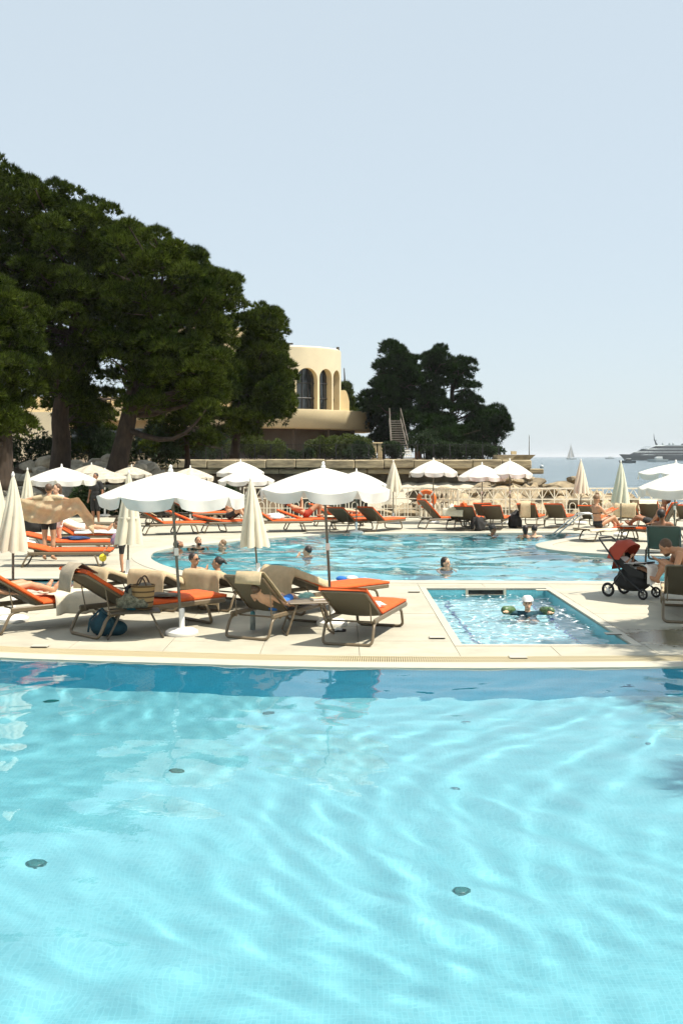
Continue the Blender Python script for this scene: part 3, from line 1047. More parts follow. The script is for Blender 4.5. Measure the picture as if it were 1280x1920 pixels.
def shrub(px, py, D, w, hgt, label, seed, m, name='shrub', leaf=(.16, .07, 6), per=130, group=None, dens=1):
    rng = np.random.default_rng(seed)
    b = at(px, py, D)
    b.z = max(b.z, b.z)
    root = thing(name, label, 'shrub', tuple(b), 0, group)
    L_, T = MB(), MB()
    n = int(9 * dens)
    for k in range(n):
        u = rng.uniform(-1, 1)
        c = np.array([u * w * .42, rng.uniform(-.6, .6), hgt * rng.uniform(.3, .72) * math.sqrt(max(.2, 1 - u * u * .7))])
        r = hgt * .30
        tufts(L_, blob_points(c, (r * 1.15, r, r), rng, per, .5), rng, leaf[0], leaf[1], leaf[2], .8)
        branch(T, (u * .15, 0, -.15), c, .035, .012, rng, .02, 3)
    T.build('stem', M_bark, root)
    L_.build('foliage', m, root)
    return root

shr = [(365, 862, 79, 2.4, 1.5, 'clipped dark green bush at the far end of the terrace railing', M_leaf), (395, 862, 82, 2.6, 2.6, 'tall dark bush behind the railing under the pine boughs', M_leaf),
       (342, 862, 80, 1.6, 1.2, 'small round bush where the sea wall begins', M_leaf), (470, 862, 80, 3.2, 2.0, 'olive green bush below the drooping pine', M_leafy),
       (510, 862, 79.5, 2.2, 1.6, 'loose olive bush left of the balcony shadow', M_leafy), (565, 862, 79, 2.2, 1.0, 'low bush behind the railing below the balcony', M_leaf),
       (612, 862, 80.5, 3.4, 1.9, 'sunlit yellow green bush below the middle of the balcony', M_leafy), (655, 862, 80, 3.2, 2.1, 'sunlit yellow green bush below the end of the balcony', M_leafy),
       (672, 862, 79, 1.9, 1.35, 'dark rounded bush against the railing near the ochre pillars', M_leaf), (735, 862, 79, 1.5, 1.4, 'dark bush between the ochre pillars and the white steps', M_leaf),
       (795, 862, 80, 2.2, 2.4, 'grey green bush to the right of the grey stairs', M_leaf), (826, 862, 79, 1.5, 1.35, 'clipped round bush, first of three along the point', M_leaf),
       (852, 862, 79, 1.6, 1.4, 'clipped round bush, second of three along the point', M_leaf), (880, 862, 79, 1.9, 1.4, 'clipped round bush, third of three along the point', M_leaf),
       (915, 862, 80, 2.4, 1.3, 'low dark hedge bush near the seaward end of the railing', M_leaf), (690, 782, 101, 2.6, .7, 'planting trailing over the end of the balcony', M_leaf),
       (60, 885, 55, 4.2, 2.6, 'shady bush between the leftmost pine trunks', M_leaf), (170, 880, 55, 3.6, 2.4, 'shady bush between the two big pine trunks', M_leaf), (275, 872, 56, 3.0, 2.2, 'dark bush to the right of the leaning trunk', M_leaf),
       (-40, 880, 52, 3.0, 2.6, 'dark bush at the left edge behind the boulders', M_leaf)]
shr += [(px, 966 + (k % 2) * 2, 42.1, 2.1, 1.25, lab, M_leaf) for k, (px, lab) in enumerate(((150, 'dark hedge bush added as shade behind the loungers, first from the left'), (205, 'dark hedge bush added as shade under the weathered parasol'), (258, 'dark hedge bush added as shade right of the weathered parasol'), (312, 'dark hedge bush added as shade left of the tall front parasol top'), (366, 'dark hedge bush added as shade behind the tall front parasol'), (420, 'dark hedge bush added as shade behind the shirtless man')))]  # row of bushes added to darken the shaded ground behind the loungers
for k, (px, py, D, w, hh, lab, mm) in enumerate(shr):
    shrub(px, py, D, w, hh, lab, 300 + k, mm, dens=1.5 if w > 2.5 else 1)
# ------------------------------------------------------------------ furniture prototypes
def arc_pts(a, b, c, r, n=4):
    """rounded corner at b between a and c"""
    a, b, c = Vector(a), Vector(b), Vector(c)
    p, q = b + (a - b).normalized() * r, b + (c - b).normalized() * r
    return [p.lerp(b, t).lerp(b.lerp(q, t), t) for t in [k / n for k in range(n + 1)]]
def rpath(pts, r):
    out = [Vector(pts[0])]
    for i in range(1, len(pts) - 1):
        out += arc_pts(pts[i - 1], pts[i], pts[i + 1], r)
    return out + [Vector(pts[-1])]

HX, HZ, BL, LW = -.24, .30, .80, .31        # hinge, seat height, back length, half width
CACHE = {}
def cached(key, fn):
    if key not in CACHE: CACHE[key] = fn()
    return CACHE[key]

def sheet(prof, w, th, nw=6, sag=0.0):
    """thick fabric strip along profile points (x,z), sagging between its long edges"""
    mb = MB()
    n = len(prof)
    top, bot = [], []
    for x, z in prof:
        rt, rb = [], []
        for k in range(nw + 1):
            y = -w + 2 * w * k / nw
            s = sag * (1 - (y / w) ** 2)
            rt.append((x, y, z - s))
            rb.append((x, y, z - s - th))
        top.append(rt)
        bot.append(rb)
    mb.loft(top, closed=False)
    mb.loft(bot, closed=False)
    mb.loft([[r[0] for r in top], [r[0] for r in bot]], closed=False)
    mb.loft([[r[-1] for r in top], [r[-1] for r in bot]], closed=False)
    mb.loft([top[0], bot[0]], closed=False)
    mb.loft([top[-1], bot[-1]], closed=False)
    return mb

def pad_mesh(length, w, th, seed):
    """soft cushion with rounded edges and slight puff, local x 0..length, z 0..th"""
    rnd_ = random.Random(seed)
    nx, ny = 12, 6
    top, ring = [], []
    mb = MB()
    prof = [(0.0, .0), (.0, .25), (.15, .75), (.5, 1.0)]
    def hz(u, v):
        e = min(u, 1 - u, v * .5, (1 - v) * .5)
        return th * (.62 + .38 * min(1, e / .06)) + .006 * math.sin(u * 9 + seed) * math.sin(v * 7)
    rows = []
    for i in range(nx + 1):
        u = i / nx
        u = .5 - .5 * math.cos(math.pi * u) if True else u
        row = [(u * length, -w, 0)]
        for j in range(ny + 1):
            v = .5 - .5 * math.cos(math.pi * j / ny)
            row.append((u * length, -w + 2 * w * v, hz(u, v)))
        row.append((u * length, w, 0))
        rows.append(row)
    mb.loft(rows, closed=True)
    mb.f.append(tuple(range(len(rows[0]))))
    n = len(rows[0])
    mb.f.append(tuple((nx) * n + k for k in range(n)))
    return mb

def lounger(label, loc, heading, back=25, pad='both', scale=1.0, dark=False, group='sun loungers round the pools', foot_drop=0):
    """+x local is the foot end; back in degrees"""
    root = thing('sun_lounger', label, 'sun lounger', tuple(loc), R(heading), group, scale)
    fm, sm = (M_darkframe, M_sling) if dark else (M_frame, M_sling)
    dk = 'd' if dark else 't'
    def legh():
        return MB().tube(rpath([(-.55, -LW + .01, .265), (-.66, -LW, .255), (-.78, -LW - .005, .017), (-.78, LW + .005, .017), (-.66, LW, .255), (-.55, LW - .01, .265)], .07), .019, 8).mesh('leg_frame', fm, 'all')
    def legf():
        return MB().tube(rpath([(.62, -LW + .01, .265), (.72, -LW, .255), (.80, -LW - .005, .017), (.80, LW + .005, .017), (.72, LW, .255), (.62, LW - .01, .265)], .07), .019, 8).mesh('leg_frame', fm, 'all')
    inst('leg_frame', cached(('lh', dk), legh), root)
    inst('leg_frame', cached(('lf', dk), legf), root)
    for s in (-1, 1):
        inst('side_rail', cached(('rail', dk, s), lambda: MB().rbox((.17, s * LW, HZ - .012), (1.66, .034, .062), .012).mesh('side_rail', fm)), root)
    inst('cross_bar', cached(('cb', dk), lambda: MB().tube([(-.45, -LW, .25), (-.45, LW, .25)], .012, 6).mesh('cross_bar', fm)), root)
    inst('cross_bar', cached(('cb2', dk), lambda: MB().tube([(.99, -LW, HZ - .01), (.99, LW, HZ - .01)], .017, 6).mesh('cross_bar', fm)), root)
    inst('seat_sling', cached(('seat', dk), lambda: sheet([(HX + 1.22 * k / 8, HZ + .012) for k in range(9)], LW - .015, .006, 6, .02).mesh('seat_sling', sm, 'all')), root)
    cb, sb = math.cos(R(back)), math.sin(R(back))
    def backf():
        p = lambda d, y: (HX - d * cb, y, HZ + .01 + d * sb)
        return MB().tube(rpath([p(0, -LW + .03), p(BL, -LW + .03), p(BL, LW - .03), p(0, LW - .03)], .05), .016, 8).mesh('backrest_frame', fm, 'all')
    inst('backrest_frame', cached(('bf', dk, back), backf), root)
    inst('backrest_sling', cached(('bs', dk, back), lambda: sheet([(HX - d * cb, HZ + .014 + d * sb) for d in [BL * k / 8 for k in range(9)]], LW - .04, .006, 6, .018).mesh('backrest_sling', sm, 'all')), root)
    if back > 8:
        for s in (-1, 1):
            inst('back_strut', cached(('strut', dk, back, s), lambda: MB().tube([(HX - .5 * cb, s * (LW - .05), HZ + .5 * sb), (-.60, s * (LW - .05), .25)], .008, 6).mesh('back_strut', fm)), root)
    if pad in ('both', 'seat'):
        o = inst('seat_cushion', cached('padS', lambda: pad_mesh(1.27, LW - .005, .060, 1).mesh('seat_cushion', M_pad, 'all')), root)
        o.location = (HX, 0, HZ + .017)
    if pad in ('both', 'back'):
        o = inst('back_cushion', cached('padB', lambda: pad_mesh(BL + .03, LW - .01, .06, 2).mesh('back_cushion', M_pad, 'all')), root)
        # lies on the back, running from the hinge up to the head end, turned over so its soft side faces the sitter
        o.location = (HX - (BL + .03) * cb + .02 * sb, 0, HZ + .02 + (BL + .03) * sb)
        o.rotation_euler = (0, R(back), 0)
    root['back_deg'] = back
    return root

def on_lounger(loc, heading, scale=1.0):
    return Matrix.Translation(Vector(loc)) @ Matrix.Rotation(R(heading), 4, 'Z') @ Matrix.Scale(scale, 4)

def drape(label, name, frame, prof, w, m, seed=0, fold=.02, cat='towel', group=None, y0=0.0, hang=None, skew=0.0, nw=22):
    """cloth over a profile of (x,z,free) points; free 0..1 grows the folds; side edges may hang"""
    rnd_ = random.Random(seed)
    f1, f2, p1, p2 = rnd_.uniform(9, 13), rnd_.uniform(17, 24), rnd_.uniform(0, 6), rnd_.uniform(0, 6)
    # resample profile
    pts = []
    for i in range(len(prof) - 1):
        a, b = prof[i], prof[i + 1]
        L_ = math.hypot(b[0] - a[0], b[1] - a[1])
        n = max(1, int(L_ / .05))
        for k in range(n):
            t = k / n
            pts.append(tuple(a[q] + (b[q] - a[q]) * t for q in range(3)))
    pts.append(prof[-1])
    rows = []
    n = len(pts)
    for i, (x, z, fr) in enumerate(pts):
        a, b = pts[max(0, i - 1)], pts[min(n - 1, i + 1)]
        t = Vector((b[0] - a[0], b[1] - a[1]))
        t = t.normalized() if t.length > 1e-6 else Vector((1, 0))
        nx_, nz_ = -t.y, t.x
        row = []
        for k in range(nw + 1):
            v = -1 + 2 * k / nw
            y = y0 + v * w * (1 + .03 * math.sin(i * .5 + p1)) + skew * (i / n)
            off = fold * (fr * (.6 * math.sin(f1 * y + p1) + .4 * math.sin(f2 * y + p2 + i * .12)) + .10 * math.sin(14 * y + i * .7))
            dz = 0
            if hang and abs(y) > hang:
                e = abs(y) - hang
                y = math.copysign(hang + .035 * (1 - math.exp(-e * 14)) + e * (.16 * math.sin(x * 17 + p1) + .08 * math.sin(x * 41 + p2)), y)
                dz = -e * .95
            row.append((x + nx_ * off, y, z + nz_ * off + dz))
        rows.append(row)
    mb = MB().loft(rows, closed=False)
    me = mb.mesh(name, m, 'all')
    o = inst(name, me)
    o.matrix_world = frame
    md = o.modifiers.new('thickness', 'SOLIDIFY')
    md.thickness = .009
    md.offset = 0
    return tag(o, label, cat, group)

def towel_on_back(label, loc, heading, back, scale=1.0, behind=.42, front=.45, w=.36, m=None, seed=0, hang=.335, padded=True, fold=.022):
    cb, sb = math.cos(R(back)), math.sin(R(back))
    tx, tz = HX - (BL + .03) * cb, HZ + (BL + .03) * sb
    up = .115 if padded else .04
    nx_, nz_ = sb, cb
    prof = [(tx - .075, tz - behind, 1), (tx - .07, tz - behind * .5, .8), (tx - .06, tz - .02, .25), (tx - .035, tz + .05, .1), (tx + nx_ * up, tz + nz_ * up + .012, .05)]
    d = BL - .1
    while d > BL - front:
        prof.append((HX - d * cb + nx_ * up, HZ + d * sb + nz_ * up + .012, .15))
        d -= .1
    return drape(label, 'beach_towel', on_lounger(loc, heading, scale), prof, w, m or M_towel, seed, fold, hang=hang)

def parasol_base(mb_parent, tint=None):
    MB().lathe((0, 0, 0), [(.06, 0), (.205, .0), (.215, .02), (.21, .05), (.17, .075), (.06, .09)], 24).build('base', tint or M_plastic, mb_parent, smooth=True)
    MB().lathe((0, 0, 0), [(.036, .085), (.036, .33), (.03, .34)], 12).build('base_tube', tint or M_plastic, mb_parent, smooth=True)

def parasol(label, base, top_z=2.12, rad=.95, rim=1.76, m=None, lean=(0, 0), turn=0.0, base_on=True, group='open parasols on the deck', poles=M_pole, seed=0):
    """octagonal canopy with scalloped valance; lean shifts the top in metres"""
    root = thing('open_parasol', label, 'parasol', tuple(base), 0, group)
    rnd_ = random.Random(seed)
    m = m or M_canopy
    shear = lambda p: Vector((p[0] + lean[0] * p[2] / 2, p[1] + lean[1] * p[2] / 2, p[2]))
    NS, NRr = 8, 7
    NA = NS * 6
    def rz(r, a):
        """height and effective radius for radial fraction r and angle index a"""
        ph = (a % 6) / 6
        edge = math.cos(math.pi / NS) / math.cos((ph - .5) * 2 * math.pi / NS)
        sag = math.sin(math.pi * ph)
        rr = rad * r * (edge / math.cos(math.pi / NS) * (1 - .0) if False else 1 - (1 - edge) * .95)
        z = top_z + (rim - top_z) * (.62 * r + .38 * r * r) - (.055 + .012 * math.sin(7 * r + seed + a // 6)) * sag * r * (1 - .25 * r)
        return rr, z
    rings = []
    for k in range(NRr + 1):
        r = .03 + .97 * k / NRr
        ring = []
        for a in range(NA):
            rr, z = rz(r, a)
            th = turn + 2 * math.pi * a / NA
            ring.append(shear((rr * math.cos(th), rr * math.sin(th), z)))
        rings.append(ring)
    can = MB().loft(rings)
    can.f.append(tuple(range(NA)))
    c = can.build('canopy', m, root, smooth=True)
    # valance tabs, one per panel
    for s in range(NS):
        va = MB()
        rows = [[], [], [], []]
        n = 12
        for k in range(n + 1):
            a = s * 6 + 6 * k / n
            rr, z = rz(1, a if k < n else s * 6)
            if k == n: rr, z = rz(1, 0)
            th = turn + 2 * math.pi * (s * 6 + .06 + 5.88 * k / n) / NA
            t = k / n
            drop = .125 * (min(1, (4 * t * (1 - t)) * 2.6) ** .5) + .012
            w_ = .018 * math.sin(3 * math.pi * t + seed + s * 1.7)
            for q in range(4):
                g = q / 3
                rr2 = rr + .006 + (w_ + rnd_.uniform(-.004, .004)) * g
                rows[q].append(shear((rr2 * math.cos(th), rr2 * math.sin(th), z - drop * g + .004)))
        va.loft(rows, closed=False)
        va.build('valance', m, c, smooth=True)
    MB().tube([shear((0, 0, .06)), shear((0, 0, top_z - .02))], .019, 8).build('pole', poles, root)
    MB().lathe(shear((0, 0, top_z - .01)), [(.03, 0), (.034, .02), (.02, .05), (.024, .07), (.008, .095)], 10).build('finial', M_plastic, root)
    for s in range(NS):
        th = turn + 2 * math.pi * s / NS
        MB().tube([shear((.02 * math.cos(th), .02 * math.sin(th), top_z - .05)), shear((rad * .55 * math.cos(th), rad * .55 * math.sin(th), rz(.55, 0)[1] - .02)), shear((rad * .98 * math.cos(th), rad * .98 * math.sin(th), rim - .012))], .007, 4).build('rib', M_plastic, root)
    MB().lathe(shear((0, 0, 1.02)), [(.019, 0), (.03, .01), (.03, .09), (.019, .1)], 10).build('collar', M_plastic, root)
    if base_on: parasol_base(root)
    return root

def folded_parasol(label, base, bottom=.95, top=2.05, rad=.20, m=None, lean=(0, 0), strap=True, group='folded parasols on the deck', seed=0, base_on=True):
    root = thing('folded_parasol', label, 'parasol', tuple(base), 0, group)
    m = m or M_closed
    rnd_ = random.Random(seed)
    shear = lambda p: Vector((p[0] + lean[0] * p[2] / 2, p[1] + lean[1] * p[2] / 2, p[2]))
    N, NL = 80, 16
    ph = [rnd_.uniform(.7, 1.3) for _ in range(8)]
    rings = []
    for k in range(NL + 1):
        t = k / NL
        z = bottom + (top - bottom) * t
        r0 = rad * (1 - t) ** .85 + .018
        ring = []
        for a in range(N):
            th = 2 * math.pi * a / N
            lobe = abs(math.sin(4 * th + .25 * math.sin(5 * t + seed))) ** .8
            w_ = ph[int(8 * a / N) % 8]
            r = r0 * (.62 + .42 * lobe * (1 - .55 * t) * w_ + .25 * t)
            ring.append(shear((r * math.cos(th + .5 * t), r * math.sin(th + .5 * t), z - (.03 * lobe if k == 0 else 0))))
        rings.append(ring)
    mb = MB().loft(rings)
    inner = [Vector((p[0] * .3 + shear((0, 0, bottom))[0] * .7, p[1] * .3 + shear((0, 0, bottom))[1] * .7, bottom + .06)) for p in rings[0]]
    mb.loft([rings[0], inner])
    mb.build('folded_canopy', m, root, smooth='all')
    if strap:
        z = bottom + (top - bottom) * .36
        rs = rad * .72
        MB().lathe(shear((0, 0, z)), [(rs, -.025), (rs * 1.04, 0), (rs * .98, .025)], 20, False).build('tie_strap', m, root, smooth='all')
    MB().tube([shear((0, 0, .06)), shear((0, 0, top + .02))], .019, 8).build('pole', M_pole, root)
    MB().lathe(shear((0, 0, top)), [(.022, 0), (.024, .03), (.008, .07)], 10).build('finial', M_plastic, root)
    if base_on: parasol_base(root)
    return root

# ------------------------------------------------------------------ people
TS = bpy.data.scenes.new('workbench')
def remeshed(mb, voxel, name, m, smooth_it=3):
    me = bpy.data.meshes.new(name)
    me.from_pydata(mb.v, [], mb.f)
    bm = bmesh.new()
    bm.from_mesh(me)
    bmesh.ops.recalc_face_normals(bm, faces=bm.faces[:])
    bm.to_mesh(me)
    bm.free()
    o = bpy.data.objects.new('tmp', me)
    TS.collection.objects.link(o)
    md = o.modifiers.new('r', 'REMESH')
    md.mode = 'VOXEL'
    md.voxel_size = voxel
    md.use_smooth_shade = True
    s = o.modifiers.new('s', 'SMOOTH')
    s.factor = .5
    s.iterations = smooth_it
    TS.view_layers[0].update()
    dg = TS.view_layers[0].depsgraph
    out = bpy.data.meshes.new_from_object(o.evaluated_get(dg))
    bpy.data.objects.remove(o)
    bpy.data.meshes.remove(me)
    out.name = name
    out.materials.clear()
    out.materials.append(m)
    out.shade_smooth()
    return out

V3 = Vector
def mirror_pose(base, **kw):
    """base: joints for the left side (y>0); right is mirrored unless given as name_r"""
    p = dict(base)
    p.update(kw)
    q = {}
    for k, v_ in p.items():
        if k in ('pelvis', 'waist', 'chest', 'neck', 'head', 'look'): q[k] = V3(v_)
        elif k.endswith('_r'): q[k] = V3(v_)
    for k in ('sho', 'elb', 'wri', 'fin', 'hip', 'kne', 'ank', 'toe'):
        q[k + '_l'] = V3(p[k])
        if k + '_r' not in q: q[k + '_r'] = V3((p[k][0], -p[k][1], p[k][2]))
    return q
STAND = dict(pelvis=(0, 0, .95), waist=(.0, 0, 1.08), chest=(0, 0, 1.28), neck=(0, 0, 1.47), head=(.02, 0, 1.62), look=(1, 0, 0),
             sho=(0, .175, 1.41), elb=(-.03, .24, 1.13), wri=(.04, .26, .89), fin=(.07, .26, .78), hip=(0, .09, .93), kne=(.02, .10, .50), ank=(-.02, .10, .075), toe=(.14, .12, .03))
def recline(back, knee=0.0, arms='side'):
    c, s = math.cos(R(back)), math.sin(R(back))
    d = V3((-c, 0, s)); n = V3((s, 0, c))
    pel = V3((0, 0, .11))
    P = lambda t, u=0, y=0: tuple(pel + d * t + n * u + V3((0, y, 0)))
    b = dict(pelvis=P(0), waist=P(.14), chest=P(.34), neck=P(.53, .01), head=P(.67, .05), look=tuple(V3((.8, 0, .35)) + n * .5),
             sho=P(.46, 0, .175), hip=(.02, .09, .10))
    if arms == 'side': b.update(elb=P(.20, -.02, .26), wri=(.05, .27, .10), fin=(.15, .26, .08))
    elif arms == 'hold': b.update(elb=P(.22, .08, .24), wri=P(.30, .30, .10), fin=P(.36, .38, .05))
    b.update(kne=(.44, .11, .12 + .34 * knee), ank=(.85 - .45 * knee, .10, .06), toe=(.92 - .40 * knee, .11, .17 - .10 * knee))
    return b
def person(label, loc, heading, pose, skin, hair, scale=1.0, voxel=.013, hairstyle='short', shorts=None, top=None, face=True, group=None, fat=1.0, extra=None, drop_legs=False, beard=False):
    root = thing('person', label, 'person', tuple(loc), R(heading), group, scale)
    P = pose
    b = MB()
    up = (P['neck'] - P['pelvis']).normalized()
    side = (P['sho_l'] - P['sho_r']).normalized()
    fwd = side.cross(up).normalized()
    side = up.cross(fwd).normalized()
    M3 = Matrix((fwd, side, up)).transposed()
    f = fat
    b.ell(P['pelvis'], (.115 * f, .165 * f, .13), M3)
    b.ell(P['waist'], (.10 * f, .14 * f, .15), M3)
    b.ell(P['chest'], (.115 * f, .165 * f, .20), M3)
    b.cap(P['sho_l'].lerp(P['sho_r'], .12), .06, P['sho_r'].lerp(P['sho_l'], .12), .06)
    b.cap(P['chest'] + up * .12, .075, P['neck'] + (P['head'] - P['neck']) * .3, .052)
    look = P['look'].normalized()
    hs = look.cross(V3((0, 0, 1)))
    hs = hs.normalized() * -1 if hs.length > .05 else side
    hu = hs.cross(look).normalized() * -1
    if hu.dot(P['head'] - P['neck']) < 0: hu = -hu
    H3 = Matrix((look, hs, hu)).transposed()
    hd = P['head']
    LO = lambda x, y, z: hd + H3 @ V3((x, y, z))
    b.ell(LO(-.012, 0, .02), (.098, .076, .105), H3)
    b.ell(LO(.025, 0, -.055), (.068, .058, .07), H3)
    b.cap(LO(.085, 0, .005), .012, LO(.104, 0, -.025), .016, 8)
    for s in (-1, 1): b.ell(LO(-.005, s * .077, -.01), (.020, .012, .032), H3, 8, 6)
    for sd in ('_l', '_r'):
        b.cap(P['sho' + sd], .056 * f, P['elb' + sd], .042)
        b.cap(P['elb' + sd], .041, P['wri' + sd], .027)
        w, e = P['wri' + sd], P['fin' + sd]
        hdir = (e - w).normalized()
        sx = hdir.cross(fwd if abs(hdir.dot(fwd)) < .9 else up).normalized()
        nx_ = sx.cross(hdir)
        pal = w + hdir * .055
        b.ell(pal, (.05, .042, .020), Matrix((hdir, sx, nx_)).transposed(), 10, 6)
        for q, (o, ln) in enumerate(((-.032, .062), (-.011, .075), (.011, .078), (.032, .068))):
            a0 = w + hdir * .085 + sx * o
            a1 = a0 + hdir * ln * .55 + sx * o * .25 + nx_ * .006
            a2 = a1 + hdir * ln * .45 + nx_ * -.016
            b.cap(a0, .0105, a1, .010, 6)
            b.cap(a1, .010, a2, .0085, 6)
        t0 = w + hdir * .035 - sx * .034
        b.cap(t0, .012, t0 - sx * .03 + hdir * .035, .0105, 6)
        if drop_legs: continue
        b.cap(P['hip' + sd], .088 * f, P['kne' + sd], .056)
        b.cap(P['kne' + sd], .054, P['kne' + sd].lerp(P['ank' + sd], .35) - (P['toe' + sd] - P['ank' + sd]).normalized() * .012, .053)
        b.cap(P['kne' + sd].lerp(P['ank' + sd], .3), .053, P['ank' + sd], .034)
        a, t = P['ank' + sd], P['toe' + sd]
        b.cap(a - (t - a).normalized() * .04, .034, t, .026)
        b.cap(a, .035, a.lerp(t, .5), .036)
    if extra: extra(b, P, LO)
    body = inst('body', remeshed(b, voxel, 'body', skin), root)
    # hair
    hb = MB()
    hb.ell(LO(-.030, 0, .042), (.098, .086, .098), H3)
    if hairstyle == 'bun': hb.ell(LO(-.06, 0, .15), (.045, .045, .045), H3)
    if hairstyle == 'ponytail':
        hb.ell(LO(-.115, 0, .05), (.05, .05, .05), H3)
        hb.cap(LO(-.13, 0, .05), .035, LO(-.19, .02, .0), .022)
    if hairstyle == 'long':
        hb.cap(LO(-.06, 0, .0), .085, LO(-.085, 0, -.16), .06)
    if hairstyle == 'wet': hb.cap(LO(-.05, 0, .0), .078, LO(-.06, 0, -.09), .055)
    if hairstyle != 'none':
        inst('hair', remeshed(hb, .012, 'hair', hair, 2), root)
    if beard:
        bb = MB()
        bb.ell(LO(.035, 0, -.085), (.055, .056, .045), H3)
        inst('beard', remeshed(bb, .010, 'beard', hair, 2), root)
    if face:
        for s in (-1, 1):
            MB().ell(LO(.078, s * .031, .012), (.010, .013, .007), H3, 8, 6).build('eye', M_black, root, smooth='all')
            MB().cap(LO(.080, s * .046, .032), .004, LO(.087, s * .016, .034), .004, 6).build('eyebrow', hair, root)
        MB().ell(LO(.085, 0, -.058), (.010, .022, .007), H3, 8, 6).build('mouth', M_lip, root, smooth='all')
    if shorts and not drop_legs:
        g = MB()
        g.ell(P['pelvis'] + up * .01, (.128 * f, .178 * f, .125), M3)
        ln = shorts[1]
        for sd in ('_l', '_r'):
            g.cap(P['hip' + sd], .101 * f, P['hip' + sd].lerp(P['kne' + sd], ln), .084)
        inst('shorts', remeshed(g, .014, 'shorts', shorts[0], 2), root)
    if top:
        g = MB()
        if top[1] == 'bikini':
            for s in (-1, 1):
                g.ell(P['chest'] + fwd * .085 + side * s * .075 - up * .01, (.055, .068, .06), M3)
            g.ell(P['chest'] - up * .03, (.124 * f, .173 * f, .034), M3)
        else:
            g.ell(P['chest'], (.135 * f, .185 * f, .215), M3)
            g.ell(P['waist'], (.125 * f, .165 * f, .16), M3)
            g.cap(P['sho_l'], .075, P['sho_r'], .075)
            for sd in ('_l', '_r'): g.cap(P['sho' + sd], .074, P['sho' + sd].lerp(P['elb' + sd], .6), .064)
        inst('top', remeshed(g, .014, 'top', top[0], 2), root)
    return root
# ------------------------------------------------------------------ white railing along the sea side
def railing(label, x0, y0, x1, y1, step=.44, name='sea_railing'):
    root = thing(name, label, 'railing', (x0, y0, 0), math.atan2(y1 - y0, x1 - x0))
    L_ = math.hypot(x1 - x0, y1 - y0)
    n = max(1, round(L_ / step))
    s = L_ / n
    for z, r in ((1.15, .026), (.76, .02), (.10, .018), (.40, .012)):
        MB().box((L_ / 2, 0, z), (L_, r * 2, r * 2)).build('rail', M_fence, root)
    zig = MB().tube([(0, 0, .77), (s / 2, 0, 1.14)], .014, 5, caps=False).tube([(s / 2, 0, 1.14), (s, 0, .77)], .014, 5, caps=False).mesh('lattice', M_fence)
    hp = [(s * .26, 0, .10)] + [(s * .5 - s * .24 * math.cos(math.pi * k / 8), 0, .52 + .11 * math.sin(math.pi * k / 8)) for k in range(9)] + [(s * .74, 0, .10)]
    hoop = MB().tube(hp, .013, 5).mesh('hoop', M_fence)
    pst = MB().box((0, 0, .58), (.035, .035, 1.14)).mesh('post', M_fence)
    for k in range(n):
        o = inst('lattice', zig, root); o.location.x = k * s
        o = inst('hoop', hoop, root); o.location.x = k * s
    for k in range(0, n + 1):
        o = inst('post', pst, root); o.location.x = k * s
    return root
FY = 38.4
railing('cream sea railing with hooped bars along the open sea side', 4.15, FY, 19.5, FY + .2)
railing('cream sea railing with hooped bars in front of the stone apron', -3.6, FY + 1.0, 2.85, FY + .6)
railing('short slanting run of cream railing joining the two long runs', 2.9, FY + .55, 4.1, FY - .9, .24)
lb = thing('lifebuoy', 'orange lifebuoy hanging on the slanting railing', 'lifebuoy', (3.02, FY - .45, .78))
ring = [(.27 * math.cos(6.283 * k / 24), 0, .27 * math.sin(6.283 * k / 24)) for k in range(25)]
MB().tube(ring, .085, 10, caps=False).build('ring', mat('buoy_orange', (.75, .16, .03), .5), lb, smooth='all')
for k in range(4):
    a = R(45 + 90 * k)
    MB().tube([(.27 * math.cos(a + d), 0, .27 * math.sin(a + d)) for d in (-.12, 0, .12)], .089, 10).build('band', M_plastic, lb)

# ------------------------------------------------------------------ loungers
LOC = {}
def LH(key, label, px, py, heading, back=25, pad='both', scale=1.0, dark=False):
    """placed by the middle of its head-end leg bar"""
    d = Vector((math.cos(R(heading)), math.sin(R(heading)), 0))
    loc = G(px, py) + d * .78 * scale
    LOC[key] = (loc, heading, back, scale, pad)
    return lounger(label, loc, heading, back, pad, scale, dark)
def LB(key, label, px, py, heading, back=25, pad='both', scale=1.0, dark=False):
    """placed by the middle of its backrest's top edge"""
    z = (HZ + BL * math.sin(R(back)) + .06) * scale
    d = Vector((math.cos(R(heading)), math.sin(R(heading)), 0))
    p = G(px, py, z)
    loc = Vector((p.x, p.y, 0)) + d * (.24 + BL * math.cos(R(back))) * scale
    LOC[key] = (loc, heading, back, scale, pad)
    return lounger(label, loc, heading, back, pad, scale, dark)
def LC(key, label, px, py, heading, back=25, pad='both', scale=1.0, dark=False):
    loc = G(px, py)
    LOC[key] = (loc, heading, back, scale, pad)
    return lounger(label, loc, heading, back, pad, scale, dark)
def TB(key, label, m=None, **kw):
    loc, hd, bk, s, pad = LOC[key]
    return towel_on_back(label, loc, hd, bk, s, m=m, padded=pad in ('both', 'back'), **kw)

